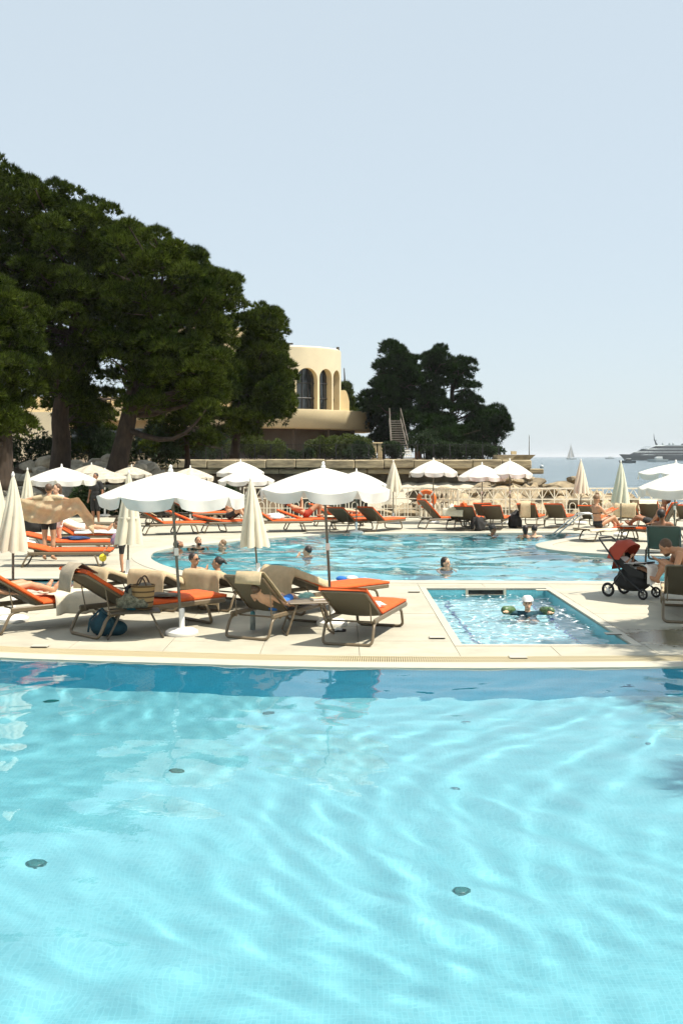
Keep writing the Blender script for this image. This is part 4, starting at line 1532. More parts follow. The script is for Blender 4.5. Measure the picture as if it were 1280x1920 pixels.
LH('L4', 'front lounger with bright orange cushion, nearest the small square pool', 650, 1211, 73, 27)
LH('L3', 'front lounger with bare taupe back and no orange showing, towel over its corner', 462, 1199, 63, 38, 'none')
LH('L2', 'front lounger with orange seat behind the striped basket and tall parasol', 158, 1194, 44, 32, 'both', 1.12)
LH('L1', 'lounger cut by the left edge in the front row, sunbather on it', -18, 1186, 42, 32, 'both', 1.08)
LB('L5', 'towel-draped lounger right behind the front row, farthest from the tall parasol pole', 178, 1062, 56, 20, 'none')
LB('L6', 'towel-draped lounger right behind the striped basket', 280, 1068, 56, 20, 'none')
LB('L7', 'towel-draped lounger right behind the tall parasol pole', 382, 1068, 56, 20, 'none')
LB('L8', 'towel-draped lounger with orange foot end by the folded parasol and far pool', 522, 1070, 44, 21)
LC('L9', 'orange lounger seen side-on, nearest of the three by the standing man', 118, 1061, 4, 13)
LC('L10', 'orange lounger seen side-on, middle of the three by the standing man', 132, 1042, 6, 14)
LC('L11', 'orange lounger with white towels, farthest of the three by the standing man', 158, 1026, 6, 30)
LC('L12', 'grey-backed lounger in the shade behind the sunbather in white', 205, 1000, 168, 48, 'none')
LC('D1', 'dark lounger in the shade left of the folded parasol under the tall one', 262, 985, 160, 36, 'none', 1.0, True)
LC('D2', 'dark lounger in the shade in front of the hedge bushes', 318, 980, 30, 34, 'none', 1.0, True)
LC('F1', 'far lounger with beige towel over its back, first from the left along the far pool', 318, 1001, 22, 30)
LC('F2', 'far lounger with flat orange seat, second from the left along the far pool', 372, 998, 26, 24)
LC('F3', 'far lounger the shirtless man sits on', 428, 997, 18, 12)
LC('F4', 'orange-backed lounger in the second row behind the shirtless man', 372, 979, 20, 30)
LC('F4b', 'dark-backed lounger in the second row next to the shirtless man', 410, 976, 160, 28, 'none')
LC('F5', 'far lounger with steep orange back and a pile of pale towels', 522, 996, 12, 34)
LC('F6', 'far lounger of the reader with raised knees', 580, 993, 10, 20)
LC('F7', 'far lounger with an outstretched sunbather, beside the tall parasol pole', 634, 985, 10, 28)
LB('F8', 'dark-backed lounger by the railing behind the outstretched sunbather', 628, 951, 58, 31)
LB('F9', 'lounger with orange cushion by the railing next to the narrow folded parasol', 683, 950, 56, 31)
LB('F10', 'lounger with the steepest backrest, beside the orange lifebuoy', 789, 936, 20, 46)
LB('R0', 'lounger lying low by the railing with a towel roll on top', 850, 953, 66, 24, 'none', 1.0, True)
LB('R1', 'dark-backed lounger with an orange roll on its top edge', 868, 948, 72, 32, 'both', 1.0, True)
LB('R2', 'dark-backed lounger right of the orange-rolled one', 920, 947, 72, 32, 'both', 1.0, True)
LB('R2b', 'lounger with an orange top edge in the row behind the dark backs', 903, 943, 70, 31, 'both')
LB('R3', 'lounger with a beige towel hanging from its back near the two bathers', 985, 944, 70, 33)
LB('R4', 'lounger with a clean taupe back and orange edge left of the pool handrail', 1036, 944, 66, 33)
LB('R5', 'lounger with orange edge directly behind the pool handrail', 1100, 947, 64, 31)
LB('R6', 'lounger with a beige towel covering its back behind the green folded parasol', 1172, 947, 62, 30)
LB('R7', 'lounger with a tall taupe back and orange edge, right of the green folded parasol', 1214, 941, 66, 38)
LB('R8', 'lounger with an orange top edge at the right picture edge by the railing', 1283, 946, 62, 33)
LC('S1', 'flat lounger under a cream towel where the woman in the black bikini sits', 1140, 1012, 28, 2, 'none')
LC('S2', 'lounger with an orange upright cushion in the shade behind the pram', 1222, 1014, 150, 62, 'both', 1.0, True)
LB('S3', 'dark grey-backed lounger standing behind the pram on the deck tongue', 1243, 982, 72, 34, 'none', 1.15, True)
LB('S4', 'lounger at the right edge with the reading man and a beige towel', 1292, 1054, 74, 32, 'none', 1.1)

TB('L5', 'beige towel hung over the lounger farthest from the tall parasol pole', seed=1, behind=.44, front=.62, w=.43, fold=.034)
TB('L6', 'beige towel hung over the lounger behind the striped basket', seed=2, behind=.44, front=.62, w=.43, fold=.034)
TB('L7', 'beige towel hung over the lounger behind the tall parasol pole', seed=3, behind=.44, front=.62, w=.44, fold=.034)
TB('L8', 'beige towel hung over the lounger with the orange foot end', seed=4, behind=.44, front=.75, w=.46, fold=.034)
loc, hd, bk, s, pad = LOC['L3']
towel_on_back('beige towel bunched over one corner of the bare taupe front lounger', loc, hd, bk, s, behind=.10, front=.72, w=.19, m=M_towel, seed=6, hang=.33, padded=False, fold=.03).location += Vector((.115, -.06, .012))
TB('F1', 'beige towel over the first lounger along the far pool', seed=8, behind=.3, front=.5, w=.34)
TB('R3', 'beige towel hanging over the lounger near the two bathers', seed=9, behind=.4, front=.25, w=.16)
TB('R6', 'beige towel over the lounger behind the green folded parasol', seed=10, behind=.34, front=.5, w=.36)
TB('R0', 'pale towel over the low lounger by the railing', M_towelw, seed=12, behind=.2, front=.5, w=.34)
TB('R7', 'cream towel over the seat side of the tall taupe lounger', M_towelw, seed=13, behind=.02, front=.7, w=.28)
def seat_towel(key, label, m, x0, x1, w=.33, seed=0, hang=.33, over_foot=.0, fold=.012, up=None, y0=0.0):
    loc, hd, bk, s, pad = LOC[key]
    z = HZ + (.115 if pad in ('both', 'seat') else .03) if up is None else up
    prof = [(x0 + (x1 - x0) * k / 6, z + .004 * (k % 2), .2) for k in range(7)]
    if over_foot: prof += [(x1 + .03, z - .03, .4), (x1 + .04, z - over_foot, 1)]
    return drape(label, 'beach_towel', on_lounger(loc, hd, s), prof, w, m, seed, fold, hang=hang, y0=y0)
seat_towel('L1', 'cream towel hanging off the side of the sunbather\'s lounger at the left edge', M_towelw, -.1, .85, .36, 21, .33, .0, .045, y0=-.22)
seat_towel('L11', 'white towel spread on the lounger farthest from the camera by the standing man', M_white, -.2, .95, .38, 22)
seat_towel('F2', 'pale towel lying on the second lounger along the far pool', M_towelw, -.2, .6, .32, 23)
seat_towel('S1', 'cream towel spread over the flat lounger under the woman in the black bikini', M_towelw, -.95, 1.0, .40, 24, .33, .14, .02)
seat_towel('F6', 'pale towel over the foot end of the reader\'s lounger', M_towelw, .45, 1.0, .33, 25, .33, .22)
seat_towel('S4', 'beige towel under the reading man beside the pram', M_towel, -.2, .7, .32, 26, .33, .0, .03)
def pile(label, name, loc, size, m, seed, cat, sub=3):
    """crumpled cloth heap"""
    rng = random.Random(seed)
    bm = bmesh.new()
    bmesh.ops.create_icosphere(bm, subdivisions=sub, radius=1)
    ph = [rng.uniform(0, 6) for _ in range(6)]
    for vv in bm.verts:
        c = vv.co.copy()
        d = .16 * math.sin(5 * c.x + ph[0] + 2 * math.sin(4 * c.y + ph[1])) + .13 * math.sin(7 * c.y + 3 * c.z + ph[2]) + .08 * math.sin(11 * c.z + 6 * c.x + ph[3])
        c *= 1 + d
        if c.z < -.25: c.z = -.25
        vv.co = Vector((c.x * size[0], c.y * size[1], (c.z + .25) * size[2]))
    me = bpy.data.meshes.new(name)
    bm.to_mesh(me)
    bm.free()
    me.materials.append(m)
    me.shade_smooth()
    o = inst(name, me)
    o.location = loc
    return tag(o, label, cat)
def onl(key, x, y, z):
    loc, hd, bk, s, pad = LOC[key]
    return on_lounger(loc, hd, s) @ Vector((x, y, z))
pile('crumpled white towel with dark print on the steep orange lounger', 'beach_towel', onl('F5', -.15, 0, .40), (.30, .22, .12), M_white, 3, 'towel')
pile('folded cream cloth on the front lounger nearest the small square pool', 'cloth', onl('L4', -.02, -.13, .392), (.13, .11, .05), M_white, 4, 'cloth')
pile('dark grey garment lying on the orange seat behind the parasol pole', 'garment', onl('L2', .18, -.12, .392), (.22, .15, .035), M_grey, 5, 'clothing')
loc, hd, bk_d, s_, pad = LOC['L2']
towel_on_back('grey-beige garment hung over the top corner of the front lounger by the basket', loc, hd, bk_d, s_, behind=.20, front=.22, w=.15, m=mat('taupe_cloth', (.30, .25, .18), .9, var=.2, bump=.4), seed=31, hang=.5, fold=.03)
pile('white cloth pile at the feet of the child in blue shorts', 'cloth', onl('L3', .42, -.2, .31), (.26, .13, .07), M_white, 7, 'cloth')
pile('small pale green towel beside the child in blue shorts', 'cloth', onl('L3', .40, -.22, .37), (.11, .09, .08), mat('mint_cloth', (.25, .48, .42), .9, var=.2, bump=.4), 8, 'towel')
pile('black clothes heaped on the lounger beside the standing man', 'clothing_heap', G(62, 1030) + Vector((-.2, .5, .40)), (.30, .26, .62), M_black, 9, 'clothing')
pile('dark blue cloth on the orange lounger in front of the standing man', 'cloth', onl('L10', .15, -.1, .395), (.32, .12, .05), mat('navy_cloth', (.02, .05, .14), .9), 10, 'cloth')
pile('patterned green bag slumped beside the striped basket', 'beach_bag', G(228, 1198) + Vector((.1, .25, .37)), (.20, .14, .17), mat('pattern_cloth', (.12, .11, .06), .9, var=.7, scale=26, col2=(.32, .30, .2)), 11, 'bag')
pile('teal cloth under the patterned green bag', 'cloth', G(240, 1197) + Vector((.05, .22, .30)), (.15, .10, .12), mat('teal_cloth', (.01, .12, .15), .85, var=.3, bump=.4), 12, 'cloth')
pile('dark bag standing under the dark-backed loungers at the railing', 'bag', onl('R1', -.55, -.40, 0), (.22, .2, .35), M_black, 14, 'bag')
pile('black rucksack beside the lounger near the two bathers', 'rucksack', onl('R3', -.6, .42, 0), (.2, .2, .40), M_black, 15, 'bag')
pile('orange towel roll on the first dark-backed lounger', 'towel_roll', onl('R1', -.91, 0, .76), (.09, .3, .10), M_pad, 16, 'towel')
pile('cream towel roll on the low lounger by the railing', 'towel_roll', onl('R0', -.9, .1, .64), (.12, .34, .13), M_towelw, 17, 'towel')
# rucksack under the basket lounger
rs = thing('teal_rucksack', 'dark teal rucksack with twisted straps under the front lounger', 'rucksack', tuple(G(192, 1194) + Vector((0, .12, 0))))
rk = MB()
rk.ell((0, 0, .13), (.19, .14, .15)); rk.ell((.14, .02, .09), (.16, .13, .10)); rk.cap((-.02, 0, .2), .09, (-.03, 0, .33), .03)
inst('body', remeshed(rk, .015, 'body', M_teal, 2), rs)
MB().tube([(-.03, -.02, .33), (.10, -.12, .27), (.17, -.13, .15), (.08, -.15, .06)], .014, 6).build('strap', M_teal, rs, smooth='all')
MB().tube([(-.05, -.02, .33), (-.16, -.1, .22), (-.18, -.12, .06)], .014, 6).build('strap', M_teal, rs, smooth='all')

def side_table(label, loc, rz, w=.5, d=.42, hgt=.40, dark=False):
    root = thing('side_table', label, 'side table', tuple(loc), R(rz))
    MB().rbox((0, 0, hgt), (w, d, .022), .008).build('table_top', M_frame if not dark else M_darkframe, root)
    for sy in (-1, 1):
        for a, b in ((-1, -.62), (1, .62)):
            MB().tube([(b * w * .5, sy * (d / 2 - .04), hgt - .01), (a * w * .55, sy * (d / 2 - .02), .014)], .014, 6).build('leg', M_frame if not dark else M_darkframe, root)
    for sx in (-1, 1):
        MB().tube([(sx * w * .55, -d / 2 + .02, .014), (sx * w * .55, d / 2 - .02, .014)], .014, 6).build('foot_bar', M_frame if not dark else M_darkframe, root)
    return root
side_table('low taupe side table with a book between the two front loungers', G(577, 1186) + Vector((0, 0, 0)), 12, .56, .46, .41)
side_table('low dark side table under the striped basket', G(250, 1197) + Vector((0, .12, 0)), 14, .62, .42, .33, True)
side_table('small dark side table by the woman in the black bikini', G(1176, 1014), 0, .45, .4, .40, True)
bk = thing('book', 'pale paperback book on the low taupe side table', 'book', tuple(G(577, 1186) + Vector((.15, .05, .425))), R(20))
MB().box((0, 0, .012), (.21, .15, .022)).build('pages', M_white, bk)
MB().box((0, 0, .0255), (.22, .155, .003)).build('cover', M_towel, bk)
MB().box((0, 0, -.0005), (.22, .155, .002)).build('cover', M_towel, bk)

# striped basket
bs = thing('straw_basket', 'striped straw basket with leather handles on the dark side table', 'basket', tuple(G(264, 1195) + Vector((0, .16, .343))))
def basket_mat():
    m = mat('woven_straw', (.34, .21, .085), .85, bump=.7, bscale=70)
    nt = m.node_tree; b = nt.nodes['Principled BSDF']; L = nt.links.new
    tc = nt.nodes.new('ShaderNodeTexCoord'); sx = nt.nodes.new('ShaderNodeSeparateXYZ'); L(tc.outputs['Object'], sx.inputs[0])
    w = nt.nodes.new('ShaderNodeTexWave'); w.wave_type = 'BANDS'; w.bands_direction = 'Z'; w.inputs['Scale'].default_value = 4.6; w.inputs['Phase Offset'].default_value = 1.1
    L(tc.outputs['Object'], w.inputs['Vector'])
    r = nt.nodes.new('ShaderNodeValToRGB'); r.color_ramp.interpolation = 'CONSTANT'
    r.color_ramp.elements[0].color = (.36, .23, .09, 1); r.color_ramp.elements[1].position = .78; r.color_ramp.elements[1].color = (.10, .055, .025, 1)
    L(w.outputs['Fac'], r.inputs[0]); L(r.outputs[0], b.inputs['Base Color'])
    return m
BM_ = basket_mat()
MB().lathe((0, 0, 0), [(.11, 0), (.125, .01), (.14, .14), (.155, .30), (.163, .305), (.155, .31), (.148, .30), (.12, .03)], 24, False).build('body', BM_, bs, smooth='all')
MB().lathe((0, 0, .012), [(.001, 0), (.12, .002)], 20, False).build('bottom', BM_, bs)
for yy in (-.11, .11):
    MB().tube([(-.07 + .14 * k / 10, yy, .29 + .12 * math.sin(math.pi * k / 10)) for k in range(11)], .011, 6).build('handle', M_hairb, bs, smooth='all')
MB().tube([(-.15, 0, .3), (-.2, -.05, .27), (-.2, -.06, .2)], .025, 6).build('strap', M_black, bs, smooth='all')
MB().ell((.03, 0, .29), (.09, .08, .05)).build('cloth_inside', M_grey, bs, smooth='all')

bt = thing('water_bottle', 'tall translucent teal bottle standing in the shade under the bare taupe lounger', 'bottle', tuple(G(474, 1181)))
MB().lathe((0, 0, 0), [(.03, 0), (.036, .01), (.036, .17), (.03, .19)], 14).build('body', mat('bottle_clear', (.30, .33, .30), .15, trans=.4), bt, smooth=True)
MB().lathe((0, 0, .19), [(.031, 0), (.034, .01), (.03, .05), (.015, .06)], 14).build('cap', mat('bottle_teal', (.02, .17, .20), .4), bt, smooth=True)
pb = thing('flip_flops', 'pair of pale flip-flops under the side table by the front loungers', 'footwear', tuple(G(640, 1184) + Vector((-.05, 0, 0))))
for k in (0, 1):
    o = MB().prism([(.11 * math.cos(a) * (1 if math.cos(a) > 0 else 1.05), .04 * math.sin(a) + .1 * k) for a in [6.283 * q / 16 for q in range(16)]], .001, .018).build('sole', M_black, pb)
    MB().tube([(.06, .1 * k, .018), (.0, .035 + .1 * k, .03), (-.04, .04 + .1 * k, .018)], .006, 5).tube([(.06, .1 * k, .018), (.0, -.035 + .1 * k, .03), (-.04, -.04 + .1 * k, .018)], .006, 5).build('strap', M_plastic, pb)
# goggles and cloths at the far pool edge
tp = thing('pool_toy', 'blue and white swim goggles and cloth at the near edge of the far pool', 'pool toy', tuple(G(660, 1090)))
MB().ell((-.2, 0, .05), (.10, .07, .05)).build('blue_part', M_blue, tp, smooth='all')
MB().ell((.0, .02, .05), (.11, .08, .055)).build('white_part', M_white, tp, smooth='all')
MB().ell((.2, 0, .045), (.10, .07, .045)).build('blue_part', mat('light_blue', (.12, .32, .5), .6), tp, smooth='all')

# deck fittings
for px, py, lab in ((76, 1213.5, 'flat pale deck cover plate near the left picture edge'), (970, 1233.5, 'flat deck cover plate lying on the overflow grate'), (819, 1197, 'small cover plate left of the small square pool'),
                    (1148, 1190.5, 'small cover plate at the near right corner of the small square pool'), (776, 1110.5, 'small cover plate at the far left corner of the small square pool'), (1015, 1108, 'small cover plate right of the small square pool')):
    p = G(px, py)
    o = thing('cover_plate', lab, 'cover plate', (p.x, p.y, .012 if py != 1233.5 else .006))
    MB().rbox((0, 0, .006), (.20, .14, .012), .003).build('plate', M_coping, o)
    MB().box((0, -.074, .004), (.19, .004, .008)).build('shadow_gap', M_dark, o)
# skimmer opening in the small pool, floor marking tiles
sk = thing('skimmer', 'dark skimmer slot in a steel frame at the far wall of the small pool', 'skimmer', (2.51, 18.60, -.065))
MB().box((0, -.002, 0), (.60, .03, .085)).build('opening', M_dark, sk)
for z in (-.052, .052):
    MB().box((0, -.012, z), (.70, .03, .022)).build('frame', M_apron, sk)
for x in (-.33, .33):
    MB().box((x, -.012, 0), (.045, .03, .082)).build('frame', M_apron, sk)
kp = MB()
M_navy = mat('navy_tile', (.03, .07, .22), .35)
for side_x in (1.80, 3.22):
    for k in range(60):
        y = 13.2 + k * .09
        kp.box((side_x + (.012 if k % 2 else -.012), y, -.743), (.055, .07, .008))
o = tag(kp.build('step_marking', M_navy), 'two dotted lines of dark blue tiles on the floor of the small pool', 'tiles', None, 'stuff')
hr = thing('pool_handrail', 'bent steel handrail leading out of the far pool', 'handrail', tuple(G(1080, 1003)))
for yy in (0, .5):
    MB().tube(rpath([(-1.0, yy, -.35), (.15, yy, .62), (.55, yy, .62), (.72, yy, 0)], .12), .022, 8).build('rail', M_steel, hr, smooth='all')

# floor inlets of the near pool
def floor_pt(px, py, zb=-1.40, zw=-.022):
    d = Vector(((px - 640) / FOC, 1, -(py - HY) / FOC)).normalized()
    t = (zw - CH) / d.z
    p = Vector((0, 0, CH)) + d * t
    hx = Vector((d.x, d.y, 0))
    si = hx.length / 1.333
    hx.normalize()
    dt = Vector((hx.x * si, hx.y * si, -math.sqrt(1 - si * si)))
    return p + dt * ((zb - zw) / dt.z)
M_inlet = mat('green_inlet', (.012, .13, .13), .25, var=.4, scale=30)
INL = []
M_inletg = mat('grey_inlet', (.06, .18, .22), .3)
for px, py, lab in ((100, 1314, 'dark green floor inlet, the farthest one at the left of the near pool'), (503, 1337, 'dark green floor inlet below the bare taupe lounger'), (330, 1444, 'dark green floor inlet left of the middle of the near pool'),
                    (62, 1617, 'emerald floor inlet at the left picture edge'), (860, 1675, 'teal floor inlet, nearest to the viewer right of the middle'), (872, 1355, 'small grey floor inlet below the overflow plate'),
                    (853, 1477, 'small grey floor inlet in the middle right of the near pool'), (1215, 1393, 'small floor inlet at the right side of the near pool')):
    p = floor_pt(px, py)
    INL.append(lab)
    o = thing('floor_inlet', lab, 'pool inlet', (p.x, p.y, -1.40))
    k = 1.0 if 'small' not in lab else .62
    MB().lathe((0, 0, 0), [(.072 * k, .0), (.072 * k, .006), (.062 * k, .009)], 20).build('rim', M_inlet if k == 1 else M_tile2, o, smooth=True)
    MB().lathe((0, 0, .015), [(.062 * k, -.006), (.05 * k, .003), (.03 * k, .006), (.004, .007)], 20).build('lens', M_inlet if k == 1 else M_inletg, o, smooth='all')

# ------------------------------------------------------------------ parasols
parasol('tall open white parasol in the front row on a pole with a white base', G(341, 1190), 2.11, .93, 1.80, lean=(-.14, .02), turn=.2, seed=1)
parasol('open white parasol over the two front loungers, on the dark thin pole', G(622, 1172), 2.15, .91, 1.86, lean=(-.11, 0), turn=.5, seed=2)
parasol('open white parasol shading the standing man', G(116, 1016), 2.02, .93, 1.68, turn=.1, seed=3)
parasol('weathered grey parasol lowest in front of the leaning pine', G(197, 968), 1.78, .98, 1.46, M_canopyold, turn=.3, seed=4)
parasol('pale grey parasol behind the weathered one, left of the leaning trunk', G(172, 962.5), 1.98, .92, 1.66, M_canopyold, turn=.6, seed=5)
parasol('pale parasol right of the leaning trunk against the boulders', G(247, 962.5), 1.90, .8, 1.60, M_canopyold, turn=.1, seed=6)
parasol('grey-white parasol peeping out behind the tall front parasol', G(357, 983), 1.92, .78, 1.62, M_canopyold, turn=.1, seed=7)
parasol('white parasol before the sea wall, upper of the overlapping pair', G(451, 969), 2.12, .94, 1.70, turn=.4, seed=8)
parasol('white parasol before the sea wall, lower of the overlapping pair', G(462, 984), 1.88, .95, 1.50, turn=.15, seed=9)
parasol('white parasol half hidden behind the one over the two front loungers', G(668, 1000), 1.86, .93, 1.46, turn=.2, seed=10)
parasol('white parasol standing alone in front of the sea wall', G(812, 980.5), 2.18, .88, 1.76, turn=.35, seed=11)
parasol('white parasol, lower one of the pair by the rocky spit', G(903, 982), 2.03, .82, 1.62, turn=.1, seed=12)
parasol('white parasol, higher one of the pair by the rocky spit', G(955, 982), 2.16, .75, 1.72, turn=.6, seed=13)
parasol('large white parasol at the right edge shading the pram', (5.75, 17.1, 0), 2.14, .98, 1.80, turn=.3, seed=14)
parasol('white parasol at the right edge, the one farther behind', G(1262, 1036), 2.14, .92, 1.92, turn=.1, seed=15, lean=(.05, 0))
folded_parasol('folded cream parasol near the left edge, the whole one', G(25, 1165), 1.0, 2.02, .20, seed=1, strap=False)
folded_parasol('folded cream parasol cut by the left picture edge', G(-6, 1152), 1.02, 2.06, .20, seed=2, strap=False)
folded_parasol('folded beige parasol with a tie strap by the boulders', G(52, 1020), .78, 1.94, .22, seed=3)
folded_parasol('folded cream parasol under the tall front parasol', G(240, 1083), .66, 1.98, .27, lean=(.02, 0), seed=4)
folded_parasol('folded cream parasol beside the far pool, behind the bare taupe lounger', G(484, 1090), .66, 1.86, .25, lean=(-.15, 0), seed=5, strap=False)
folded_parasol('narrow folded white parasol by the railing left of the lone open one', G(737, 980), 1.10, 2.12, .30, seed=6, strap=False)
folded_parasol('folded yellowish parasol in front of the rocky spit', G(1088, 982), 1.06, 2.16, .27, seed=7, strap=False)
folded_parasol('folded greenish parasol against the open sea', G(1163, 1004), .97, 2.13, .25, M_closedg, seed=8, strap=False)

# ------------------------------------------------------------------ pram
pr = thing('pram', 'black pram with a rust red hood and a white cloth in the shade', 'pram', tuple(G(1182, 1119)), R(-46), None, .93)
def wheel(x, y, r):
    w = thing('wheel', '', '', (x, y, r)); w.parent = pr
    for k in ('label', 'category'):
        if k in w: del w[k]
    MB().tube([(r * .82 * math.cos(6.283 * k / 20), 0, r * .82 * math.sin(6.283 * k / 20)) for k in range(21)], r * .2, 8, caps=False).build('tyre', M_black, w, smooth='all')
    sp = MB()
    for k in range(5):
        a = 6.283 * k / 5
        sp.tube([(0, 0, 0), (r * .75 * math.cos(a), 0, r * .75 * math.sin(a))], r * .09, 5)
    sp.tube([(0, -.025, 0), (0, .025, 0)], r * .22, 8)
    sp.build('rim', M_plastic if r > .1 else M_grey, w)
for y in (-.26, .26): wheel(-.30, y, .125)
for y in (-.22, .22): wheel(.36, y, .095)
for y in (-.23, .23):
    MB().tube([(-.30, y, .13), (-.05, y, .42), (.36, y, .12)], .016, 6).build('frame_tube', M_blackm, pr)
    MB().tube([(.05, y, .30), (-.22, y, .68), (-.47, y, .98)], .016, 6).build('frame_tube', M_blackm, pr)
MB().tube([(-.47, -.23, .98), (-.52, -.2, 1.02), (-.52, .2, 1.02), (-.47, .23, .98)], .018, 6).build('handlebar', M_black, pr)
bk_ = MB()
bk_.ell((.02, 0, .27), (.36, .22, .17))
bk_.ell((.05, 0, .40), (.30, .20, .13))
inst('basket', remeshed(bk_, .02, 'basket', M_black, 2), pr)
MB().loft([[(x, y, z) for y in (-.19, -.1, 0, .1, .19)] for x, z in ((.38, .36), (.30, .42), (.10, .43), (-.06, .50), (-.16, .66), (-.22, .80))], closed=False).build('seat', M_black, pr, smooth='all')
for y in (-.195, .195):
    MB().add([(.36, y, .36), (.10, y, .40), (-.20, y, .62), (-.22, y, .80), (-.05, y, .66), (.12, y, .55), (.36, y, .46)], [(0, 1, 2, 3, 4, 5, 6)]).build('side_panel', M_black, pr)
MB().tube([(.18, -.2, .60), (.34, -.19, .62), (.36, 0, .62), (.34, .19, .62), (.18, .2, .60)], .018, 6).build('bumper_bar', M_black, pr, smooth='all')
rows = []
for i in range(9):
    a = R(-18 + 128 * i / 8)
    row = []
    for k in range(13):
        b_ = math.pi * k / 12
        rr = .345 + .012 * math.cos(i * math.pi)
        yy = -.235 * math.cos(b_)
        q = max(.0, math.sin(b_)) ** .36
        row.append((-.10 - rr * math.cos(a + .35) * q * .9, yy, .66 + rr * math.sin(a + .35) * q))
    rows.append(row)
MB().loft(rows, closed=False).build('hood', M_red, pr, smooth='all')
MB().loft([[(-.18 - .03 * i, y, .84 - .12 * i) for y in (-.2, 0, .2)] for i in range(4)], closed=False).build('hood_back', M_red, pr, smooth='all')
cl = MB()
rows = []
for i in range(11):
    t = i / 10
    rows.append([(.02 + .42 * min(1, t * 1.6), -.25 + .02 * math.sin(k * 1.8), .62 - .0 * t - max(0, t - .45) * .62 + .018 * math.sin(2.2 * k + 5 * t) + (.03 if k in (0,) else 0)) if False else
                 (-.02 + .46 * min(1, t * 1.7), -.215 + .43 * k / 12, .60 - max(0, t - .5) * .72 * (1 - .3 * abs(k - 4) / 8) + .015 * math.sin(1.9 * k + 4 * t)) for k in range(13)])
cl.loft(rows, closed=False)
c_ = tag(cl.build('pram_blanket', M_white, None, smooth='all'), 'white cloth hanging over the front of the pram', 'cloth')
c_.matrix_world = Matrix.Translation(G(1182, 1119)) @ Matrix.Rotation(R(-46), 4, 'Z') @ Matrix.Scale(.93, 4)
# ------------------------------------------------------------------ people
def P_at(key, x, y, z):
    p = onl(key, x, y, z)
    return p, LOC[key][1]
spread = mirror_pose(STAND, sho=(0, .18, 1.43), elb=(-.05, .42, 1.40), wri=(-.10, .62, 1.36), fin=(-.12, .70, 1.34))
person('man seen from behind in black shorts holding up a beige towel', G(92, 1051), 86, spread, M_skin, M_hairb, .97, .010, shorts=(M_black, .42), top=(M_towel, 'shirt'), face=False)
# his towel, hung from hand to hand
rows = []
for j in range(19):
    v = j / 18
    row = []
    for i in range(41):
        u = i / 40
        x = -.66 + 1.72 * u
        top = 1.42 - .16 * math.sin(math.pi * min(1, u / .82)) ** 1 * .55 - (0 if u < .82 else (u - .82) * 2.4)
        ln = (.50 - .26 * u + .12 * math.sin(math.pi * u)) if u < .82 else .42
        z = top - ln * v
        yy = -.30 - .10 * math.sin(math.pi * u) + .045 * (.25 + v) * math.sin(26 * u + 5 * v) + .03 * math.sin(5 * u - 13 * v * (1 - .5 * u)) + .022 * math.sin(44 * u + 9 * v) + .12 * v
        row.append((x - .05 * v * math.sin(3 * u), yy, z + .02 * math.sin(7 * u) * v))
    rows.append(row)
tw = MB().loft(rows, closed=False).build('held_towel', M_towel, None, smooth='all')
tw.location = G(92, 1051)
tag(tw, 'large beige towel stretched out between the standing man\'s hands', 'towel')
person('brown-haired woman half hidden behind the held-up towel', G(108, 1040), 230, mirror_pose(STAND), M_skin2, M_hairb, .95, .014, 'long', shorts=(M_white, .5), top=(M_white, 'shirt'))
person('dark-clothed person standing in the shade behind the weathered parasol', G(180, 985), 250, mirror_pose(STAND), M_skin3, M_hair, 1.0, .016, 'short', shorts=(M_black, .9), top=(M_black, 'shirt'))
p, hd = P_at('L11', -.22, 0, .41)
person('sunbather lying in white on the lounger behind the standing man', p, hd, mirror_pose(recline(26)), M_skin, M_hairb, 1.0, .013, shorts=(M_white, .5), top=(M_white, 'shirt'))
p, hd = P_at('L1', -.72, .02, .40)
person('sunbather stretched out on the lounger at the left edge, only the legs in view', p, hd, mirror_pose(recline(24, .12)), M_skin, M_hairb, 1.0, .011, shorts=(M_grey, .3))
p, hd = P_at('L3', -.22, -.08, .30)
person('child in bright blue shorts lying on the bare taupe front lounger', p, hd, mirror_pose(recline(26, .25)), M_skin2, M_hairb, .74, .011, shorts=(M_blue, .75))
child = mirror_pose(STAND, pelvis=(0, 0, .95), chest=(.08, 0, 1.26), neck=(.12, 0, 1.44), head=(.18, 0, 1.60), sho=(.11, .175, 1.39), elb=(.25, .24, 1.12), wri=(.50, .20, .86), fin=(.58, .18, .76), sho_r=(.11, -.175, 1.39), elb_r=(.12, -.28, 1.14), wri_r=(.22, -.30, .90), fin_r=(.26, -.3, .80))
cp = G(229, 1077)
ch = person('small child with blue arm floats reaching down to a yellow ball', cp, 190, child, M_skin, M_hairb, .60, .011, shorts=(M_black, .5))
for s_, e_ in (('sho_l', 'elb_l'), ('sho_r', 'elb_r')):
    a, b_ = child[s_].lerp(child[e_], .55), child[e_] + V3((0, 0, -.02))
    fl = MB().cap(a, .12, b_, .12).build('arm_float', mat('float_blue', (.05, .16, .42), .35, var=.6, scale=9, col2=(.45, .22, .25)), ch, smooth='all')
for s_ in ('_l', '_r'):
    MB().cap(child['ank' + s_] + V3((-.03, 0, -.01)), .055, child['toe' + s_], .045).build('shoe', M_black, ch, smooth='all')
yb = thing('yellow_ball', 'bright yellow ball in front of the small child', 'ball', tuple(cp + Vector((-.36, -.06, .33))))
MB().ell((0, 0, 0), (.075, .075, .075), None, 20, 14).build('skin', M_yellow, yb, smooth='all')
MB().lathe((0, 0, .073), [(.012, 0), (.01, .008)], 8).build('valve', M_yellow, yb)
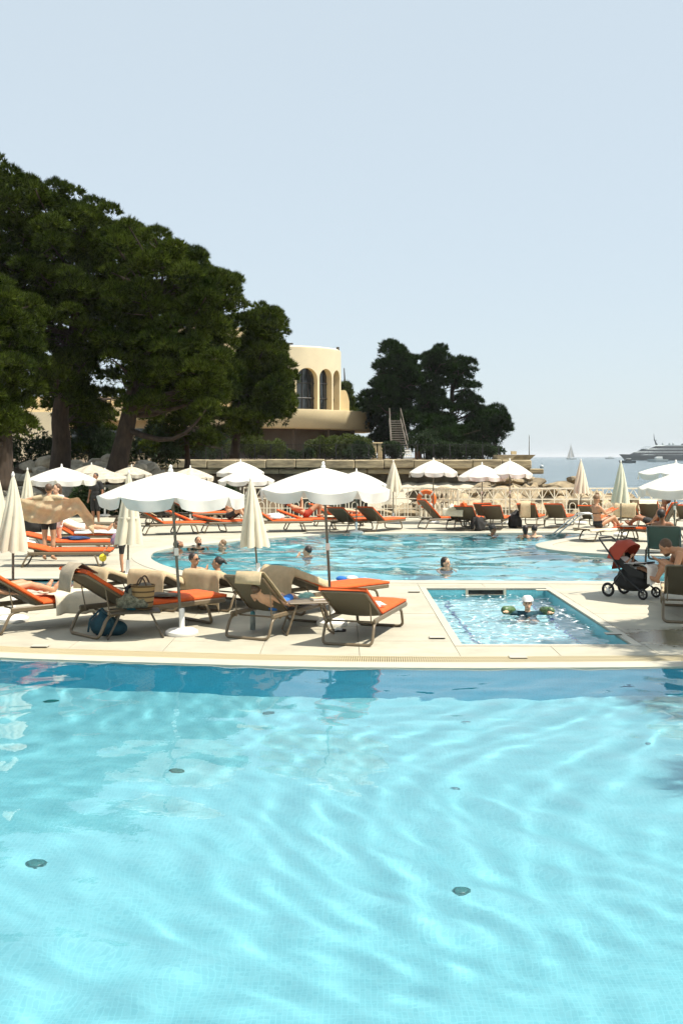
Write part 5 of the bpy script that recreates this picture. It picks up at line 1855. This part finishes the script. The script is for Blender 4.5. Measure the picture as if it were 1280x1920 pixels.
# far side of the pool
SITUP = mirror_pose(recline(78, .55), elb=(.12, .26, .36), wri=(.32, .16, .38), fin=(.40, .14, .40))
p, hd = P_at('F3', .05, -.05, .39)
person('shirtless tanned man sitting upright on a far lounger', p, -28, SITUP, M_skin, M_hair, 1.0, .012, shorts=(M_black, .5))
p, hd = P_at('F6', -.10, 0, .39)
person('reader with raised knees on a lounger across the far pool', p, hd, mirror_pose(recline(26, 1.0, 'hold')), M_skin, M_hair, 1.0, .012, shorts=(M_red, .3))
p, hd = P_at('F7', -.42, .1, .39)
person('dark-haired woman sitting up beside the thin dark parasol pole', p, 200, SITUP, M_skin3, M_hair, .98, .013, 'long', shorts=(M_black, .3), top=(M_black, 'bikini'))
p, hd = P_at('F7', -.12, -.05, .39)
person('sunbather with outstretched bare feet beside the dark-haired woman', p, hd, mirror_pose(recline(12)), M_skin2, M_hairb, 1.0, .013, shorts=(M_black, .4))
bikini = mirror_pose(recline(82, .5), elb=(.10, .22, .40), wri=(.34, .10, .44), fin=(.42, .06, .46), look=(.8, 0, -.5))
p, hd = P_at('S1', -.38, 0, .34)
wm = person('woman in a black bikini with a hair bun reading on the flat lounger', p, 20, bikini, M_skin, M_hairl, 1.0, .010, 'bun', shorts=(M_black, .02), top=(M_black, 'bikini'))
rd = thing('magazine', 'open orange-covered book in the hands of the woman in the black bikini', 'book', tuple(Vector(p) + Matrix.Rotation(R(20), 3, 'Z') @ Vector((.47, 0, .48))), R(20))
for s in (-1, 1):
    MB().box((0, s * .085, .01), (.22, .165, .012), m=Matrix.Rotation(s * .25, 3, 'X') @ Matrix.Rotation(-.4, 3, 'Y')).build('page', M_pad, rd)
LEAN = mirror_pose(recline(60, .6), pelvis=(0, 0, .12), waist=(.03, 0, .25), chest=(.16, 0, .40), neck=(.30, 0, .51), head=(.42, 0, .55), look=(.75, 0, -.55), sho=(.24, .18, .46), elb=(.32, .26, .22), wri=(.50, .12, .34), fin=(.57, .08, .38))
p = Vector((5.66, 17.15, .25))
person('bearded man bending over a phone on the lounger beside the pram', p, 172, LEAN, M_skin, M_hairb, 1.05, .010, shorts=(M_grey, .6), beard=True)
p, hd = P_at('S2', -.05, 0, .39)
person('person in the shade on the orange-backed lounger behind the pram', p, hd, mirror_pose(recline(58, .4)), M_skin3, M_hairb, 1.0, .014, shorts=(M_black, .5))
p, hd = P_at('S3', -.30, 0, .32)
person('dark-haired person sitting on the dark grey-backed lounger', p, 62, mirror_pose(recline(62, .5)), M_skin3, M_hair, 1.0, .014, shorts=(M_black, .5))
bp = Matrix.Translation(G(1182, 1119)) @ Matrix.Rotation(R(-46), 4, 'Z') @ Vector((.0, 0, .40))
person('toddler sitting in the black pram under the red hood', bp, -46, mirror_pose(recline(52, .2, 'hold')), M_skin, M_hair, .46, .012, shorts=(M_white, .6), top=(M_white, 'shirt'))

def bather(label, px, py, D, heading, skin, hair, style='short', scale=1.0, pose=None, voxel=.013, **kw):
    pose = pose or mirror_pose(STAND)
    hz = pose['head'].z * scale
    c = at(px, py, D)
    return person(label, (c.x, D, c.z - hz), heading, pose, skin, hair, scale, voxel, style, shorts=(M_black, .3), **kw)
ARMUP = mirror_pose(STAND, elb=(.22, .26, 1.24), wri=(.24, .10, 1.46), fin=(.22, .03, 1.54))
EDGE = mirror_pose(STAND, elb=(.20, .34, 1.34), wri=(.30, .16, 1.36), fin=(.32, .06, 1.37))
m1 = bather('man in dark sunglasses leaning at the near edge of the far pool', 363, 1049, 21.6, 330, M_skin, M_hair, 'short', 1.05, EDGE, .010)
MB().cap((.105, .05, 1.635), .017, (.105, .018, 1.632), .017, 8).cap((.105, -.05, 1.635), .017, (.105, -.018, 1.632), .017, 8).tube([(.10, -.07, 1.64), (.115, 0, 1.637), (.10, .07, 1.64)], .006, 5).tube([(.10, .07, 1.64), (0, .085, 1.63)], .005, 5).tube([(.10, -.07, 1.64), (0, -.085, 1.63)], .005, 5).build('sunglasses', M_black, m1)
bather('woman with a dark ponytail beside the man in sunglasses', 409, 1056, 21.4, 178, M_skin, M_hair, 'ponytail', 1.0, ARMUP, .010)
bather('dark-haired bather at the far left of the far pool, face tipped back', 334, 1021, 27.0, 20, M_skin3, M_hair, 'short', 1.0, mirror_pose(STAND, look=(.7, 0, .7)))
bather('bather with a dark beard looking along the far pool rim', 372, 1015, 27.6, 300, M_skin, M_hair, 'short', 1.0, mirror_pose(STAND, look=(.8, 0, .4)), beard=True)
bather('bather low in the water to the right of the bearded one', 418, 1021, 27.3, 200, M_skin2, M_hairl, 'short', .95)
bather('dark-haired bather with a hand raised to the face in mid pool', 577, 1034, 25.1, 160, M_skin2, M_hair, 'short', 1.0, ARMUP)
bather('woman with wet hair swimming alone in the middle of the far pool', 834, 1056, 22.4, 322, M_skin2, M_hair, 'wet', 1.0, None, .010)
b1 = bather('bather in a dark cap at the far edge of the far pool', 922, 993.5, 31.9, 340, M_skin3, M_hair, 'short', 1.0)
MB().lathe((0, 0, 1.68), [(.108, 0), (.10, .06), (.06, .10), (.002, .11)], 16, False).prism([(.07, -.07), (.19, -.05), (.20, 0), (.19, .05), (.07, .07)], 1.68, 1.69).build('cap', M_black, b1, smooth=True)
bather('dark-haired bather with a back to the viewer, left one of the pair', 984, 993, 31.4, 100, M_skin3, M_hair, 'wet', 1.0, face=False)
bather('dark-haired bather with pale shoulders, right one of the pair', 1001, 993, 31.3, 95, M_skin2, M_hair, 'short', 1.05, face=False)
SQUAT = mirror_pose(dict(pelvis=(0, 0, .45), waist=(.02, 0, .58), chest=(.04, 0, .78), neck=(.05, 0, .97), head=(.08, 0, 1.12), look=(1, 0, .05), sho=(.05, .175, .91), elb=(.12, .36, .97), wri=(.30, .42, .99), fin=(.38, .42, 1.0),
                        hip=(.02, .09, .43), kne=(.36, .13, .42), ank=(.10, .13, .075), toe=(.24, .14, .03)))
c = at(988, 1131, 16.3)
kd = person('child in a white cap and dark arm floats in the small square pool', (c.x, 16.3, c.z - 1.12 * .80), 262, SQUAT, M_skin2, M_hairl, .80, .010, shorts=(M_teal, .5), top=(M_teal, 'shirt'))
MB().lathe((.06, 0, 1.175), [(.112, 0), (.105, .05), (.07, .095), (.002, .108)], 18, False).prism([(.08, -.08), (.19, -.055), (.21, 0), (.19, .055), (.08, .08)], 1.172, 1.182).build('cap', M_white, kd, smooth=True)
M_camo = mat('camo_float', (.02, .06, .04), .4, var=.7, scale=22, col2=(.12, .22, .08))
for s_ in ('_l', '_r'):
    MB().cap(V3((.06, (1 if s_ == '_l' else -1) * .30, .99)), .085, V3((.16, (1 if s_ == '_l' else -1) * .42, 1.0)), .085).build('arm_float', M_camo, kd, smooth='all')

# ------------------------------------------------------------------ boats
def hull(L_, W_, Hh, bow=.25, rake=.12, n=14):
    """long x, bow at -x; returns builder"""
    rows = []
    for z, k in ((-.3 * Hh, .55), (0, .86), (.5 * Hh, .96), (Hh, 1.0)):
        row = []
        for sgn in (1, -1):
            rng_ = range(n + 1) if sgn == 1 else range(n, -1, -1)
            for i in rng_:
                t = i / n
                w = W_ / 2 * k * min(1, (t / bow) ** .6 if t < bow else 1)
                x = -L_ / 2 + t * L_ - (1 - t) ** 3 * rake * L_ * (z / Hh)
                row.append((x, sgn * w, z + (.16 * Hh * (1 - t) ** 2 if z > .4 * Hh else 0)))
        rows.append(row)
    return MB().loft(rows, True, True)
M_yg = mat('yacht_grey', (.03, .045, .05), .3)
M_yw = mat('yacht_white', (.34, .38, .38), .35)
YD = 1230
ypos = at(1275, 863.5, YD)
ya = thing('motor_yacht', 'long grey motor yacht with stacked white decks on the horizon', 'yacht', (ypos.x, YD, SEA), R(4))
ya.scale.z = 1.3
hull(132, 17, 4.6, .3, .05).build('hull', M_yg, ya)
def deck_tier(z, hgt, x0, x1, w, m, name, slope=5.0):
    rows = []
    for zz, s0, s1 in ((z, 0, 0), (z + hgt, slope, slope * .25)):
        row = []
        for t in range(13):
            u = t / 12
            row.append((x0 + s0 + (x1 - x0 - s0 - s1) * u, w / 2 * min(1, (u / .22 + .08) ** .6), zz))
        row += [(p[0], -p[1], p[2]) for p in reversed(row)]
        rows.append(row)
    return MB().loft(rows, True, True).build(name, m, ya)
deck_tier(4.6, .5, -63, 62, 16.0, M_yw, 'deck', 2)
deck_tier(5.1, 1.9, -60, 54, 14, M_glass, 'window_band', 5)
deck_tier(7.0, .7, -57, 58, 15, M_yw, 'deck', 3)
deck_tier(7.7, 1.9, -52, 46, 12.5, M_glass, 'window_band', 6)
deck_tier(9.6, .7, -49, 50, 13.4, M_yw, 'deck', 4)
deck_tier(10.3, 2.2, -38, 10, 10, M_glass, 'window_band', 9)
deck_tier(12.5, .9, -36, 14, 11, M_yw, 'deck', 7)
deck_tier(11.6, .4, -48, -37, 8, M_yw, 'helipad_deck', 1)
MB().tube([(-28, 0, 13), (-31, 0, 18.5), (-31.6, 0, 23.5)], [1.3, .6, .2], 8).build('mast', M_yg, ya)
MB().box((-30, 0, 17.5), (1, 6, .4)).build('mast_arm', M_yg, ya)
for x, y in ((-20, 2.5), (-14, -2.5), (-8, 2)):
    MB().ell((x, y, 14.2), (1.4, 1.4, 1.6)).build('radar_dome', M_yw, ya, smooth='all')
ypos = at(1330, 863, 1330)
yb_ = thing('dark_motor_yacht', 'second dark yacht with a tall mast overlapping the first at the picture edge', 'yacht', (ypos.x, 1330, SEA), R(-6))
hull(90, 15, 8, .3, .06).build('hull', M_yg, yb_)
MB().box((0, 0, 11), (62, 12, 5)).build('superstructure', M_yg, yb_)
MB().box((2, 0, 15), (44, 10, 3)).build('superstructure', M_yw, yb_)
MB().box((2, 0, 15), (43, 10.4, 1.3)).build('window_band', M_glass, yb_)
MB().tube([(-26, 0, 13), (-27, 0, 24), (-26.5, 0, 33)], [1.6, .9, .3], 8).build('mast', M_yg, yb_)
MB().ell((-33, 0, 18), (2.4, 2.4, 2.6)).build('radar_dome', M_yg, yb_, smooth='all')
def tender(label, px, py, L_, m, D):
    p = at(px, py, D)
    o = thing('motor_boat', label, 'boat', (p.x, D, SEA), R(8))
    hull(L_, L_ * .28, L_ * .13, .35, .06).build('hull', m, o)
    MB().rbox((L_ * .05, 0, L_ * .18), (L_ * .36, L_ * .2, L_ * .12), L_ * .02).build('cabin', M_glass if m is M_yg else M_yw, o)
    MB().rbox((L_ * .08, 0, L_ * .255), (L_ * .30, L_ * .18, L_ * .03), L_ * .008).build('roof', M_yw, o)
tender('small dark motor boat lying off the bow of the grey yacht', 1175, 868, 11, M_yg, 720)
tender('white motor boat beside the hull of the grey yacht', 1232, 866, 16, M_yw, 860)
tender('tiny white motor boat on the horizon between sailing boat and yacht', 1142, 860.5, 16, M_yw, 1900)
sp_ = at(1070, 861.3, 1620)
sb_ = thing('sailing_boat', 'distant sailing boat with grey-white sails on the hazy horizon', 'sailing boat', (sp_.x, 1620, SEA), R(25))
hull(17, 4.4, 1.8, .4, .05).build('hull', M_yw, sb_)
MB().tube([(-1, 0, 1.5), (-1, 0, 24)], [.16, .08], 6).build('mast', M_yg, sb_)
def sail(pts, bul, name):
    a, b, c = (V3(p) for p in pts)
    n = 8
    rows = []
    for i in range(n + 1):
        t = i / n
        l, r = a.lerp(c, t), b.lerp(c, t)
        rows.append([l.lerp(r, k / 6) + V3((0, bul * math.sin(math.pi * k / 6) * (1 - t), 0)) for k in range(7)])
    MB().loft(rows, closed=False).build(name, mat('sail_cloth', (.45, .44, .42), .9, trans=.3), sb_, smooth='all')
sail([(-.8, 0, 2.8), (6.8, .6, 2.9), (-.9, 0, 23.6)], 1.0, 'mainsail')
sail([(-8, 0, 1.9), (-1.6, .6, 2.2), (-1.2, 0, 21.0)], 1.1, 'jib')
by = at(1015, 877, 400)
b0 = thing('buoy', 'small white mooring buoy on the sea beyond the spit', 'buoy', (by.x, 400, SEA))
MB().ell((0, 0, .45), (.8, .8, .8)).build('float', M_yw, b0, smooth='all')
MB().tube([(0, 0, 1.1), (0, 0, 1.9)], .09, 6).build('staff', M_yg, b0)

# ------------------------------------------------------------------ sea haze
hz = MB().box((0, 22000, 16), (59900, 45960, 40)).build('haze', M_white)
hm = bpy.data.materials.new('haze_air')
hm.use_nodes = True
hn = hm.node_tree
hn.nodes.remove(hn.nodes['Principled BSDF'])
pv = hn.nodes.new('ShaderNodeVolumePrincipled')
pv.inputs['Color'].default_value = (.93, .96, 1, 1)
pv.inputs['Density'].default_value = .00011
hn.links.new(pv.outputs[0], hn.nodes['Material Output'].inputs['Volume'])
hz.data.materials.clear()
hz.data.materials.append(hm)
tag(hz, kind='stuff')

bpy.data.scenes.remove(TS)
# everything under water receives the light the water surface bends
for o in bpy.data.objects:
    if o.type == 'MESH' and o.parent is not None:
        r = o.parent if o.parent.parent is None else o.parent.parent
        if r.name.startswith('floor_inlet') or (r.name.startswith('person') and r.location.z < -.2):
            o.cycles.is_caustics_receiver = True
bpy.data.objects['step_marking'].cycles.is_caustics_receiver = True
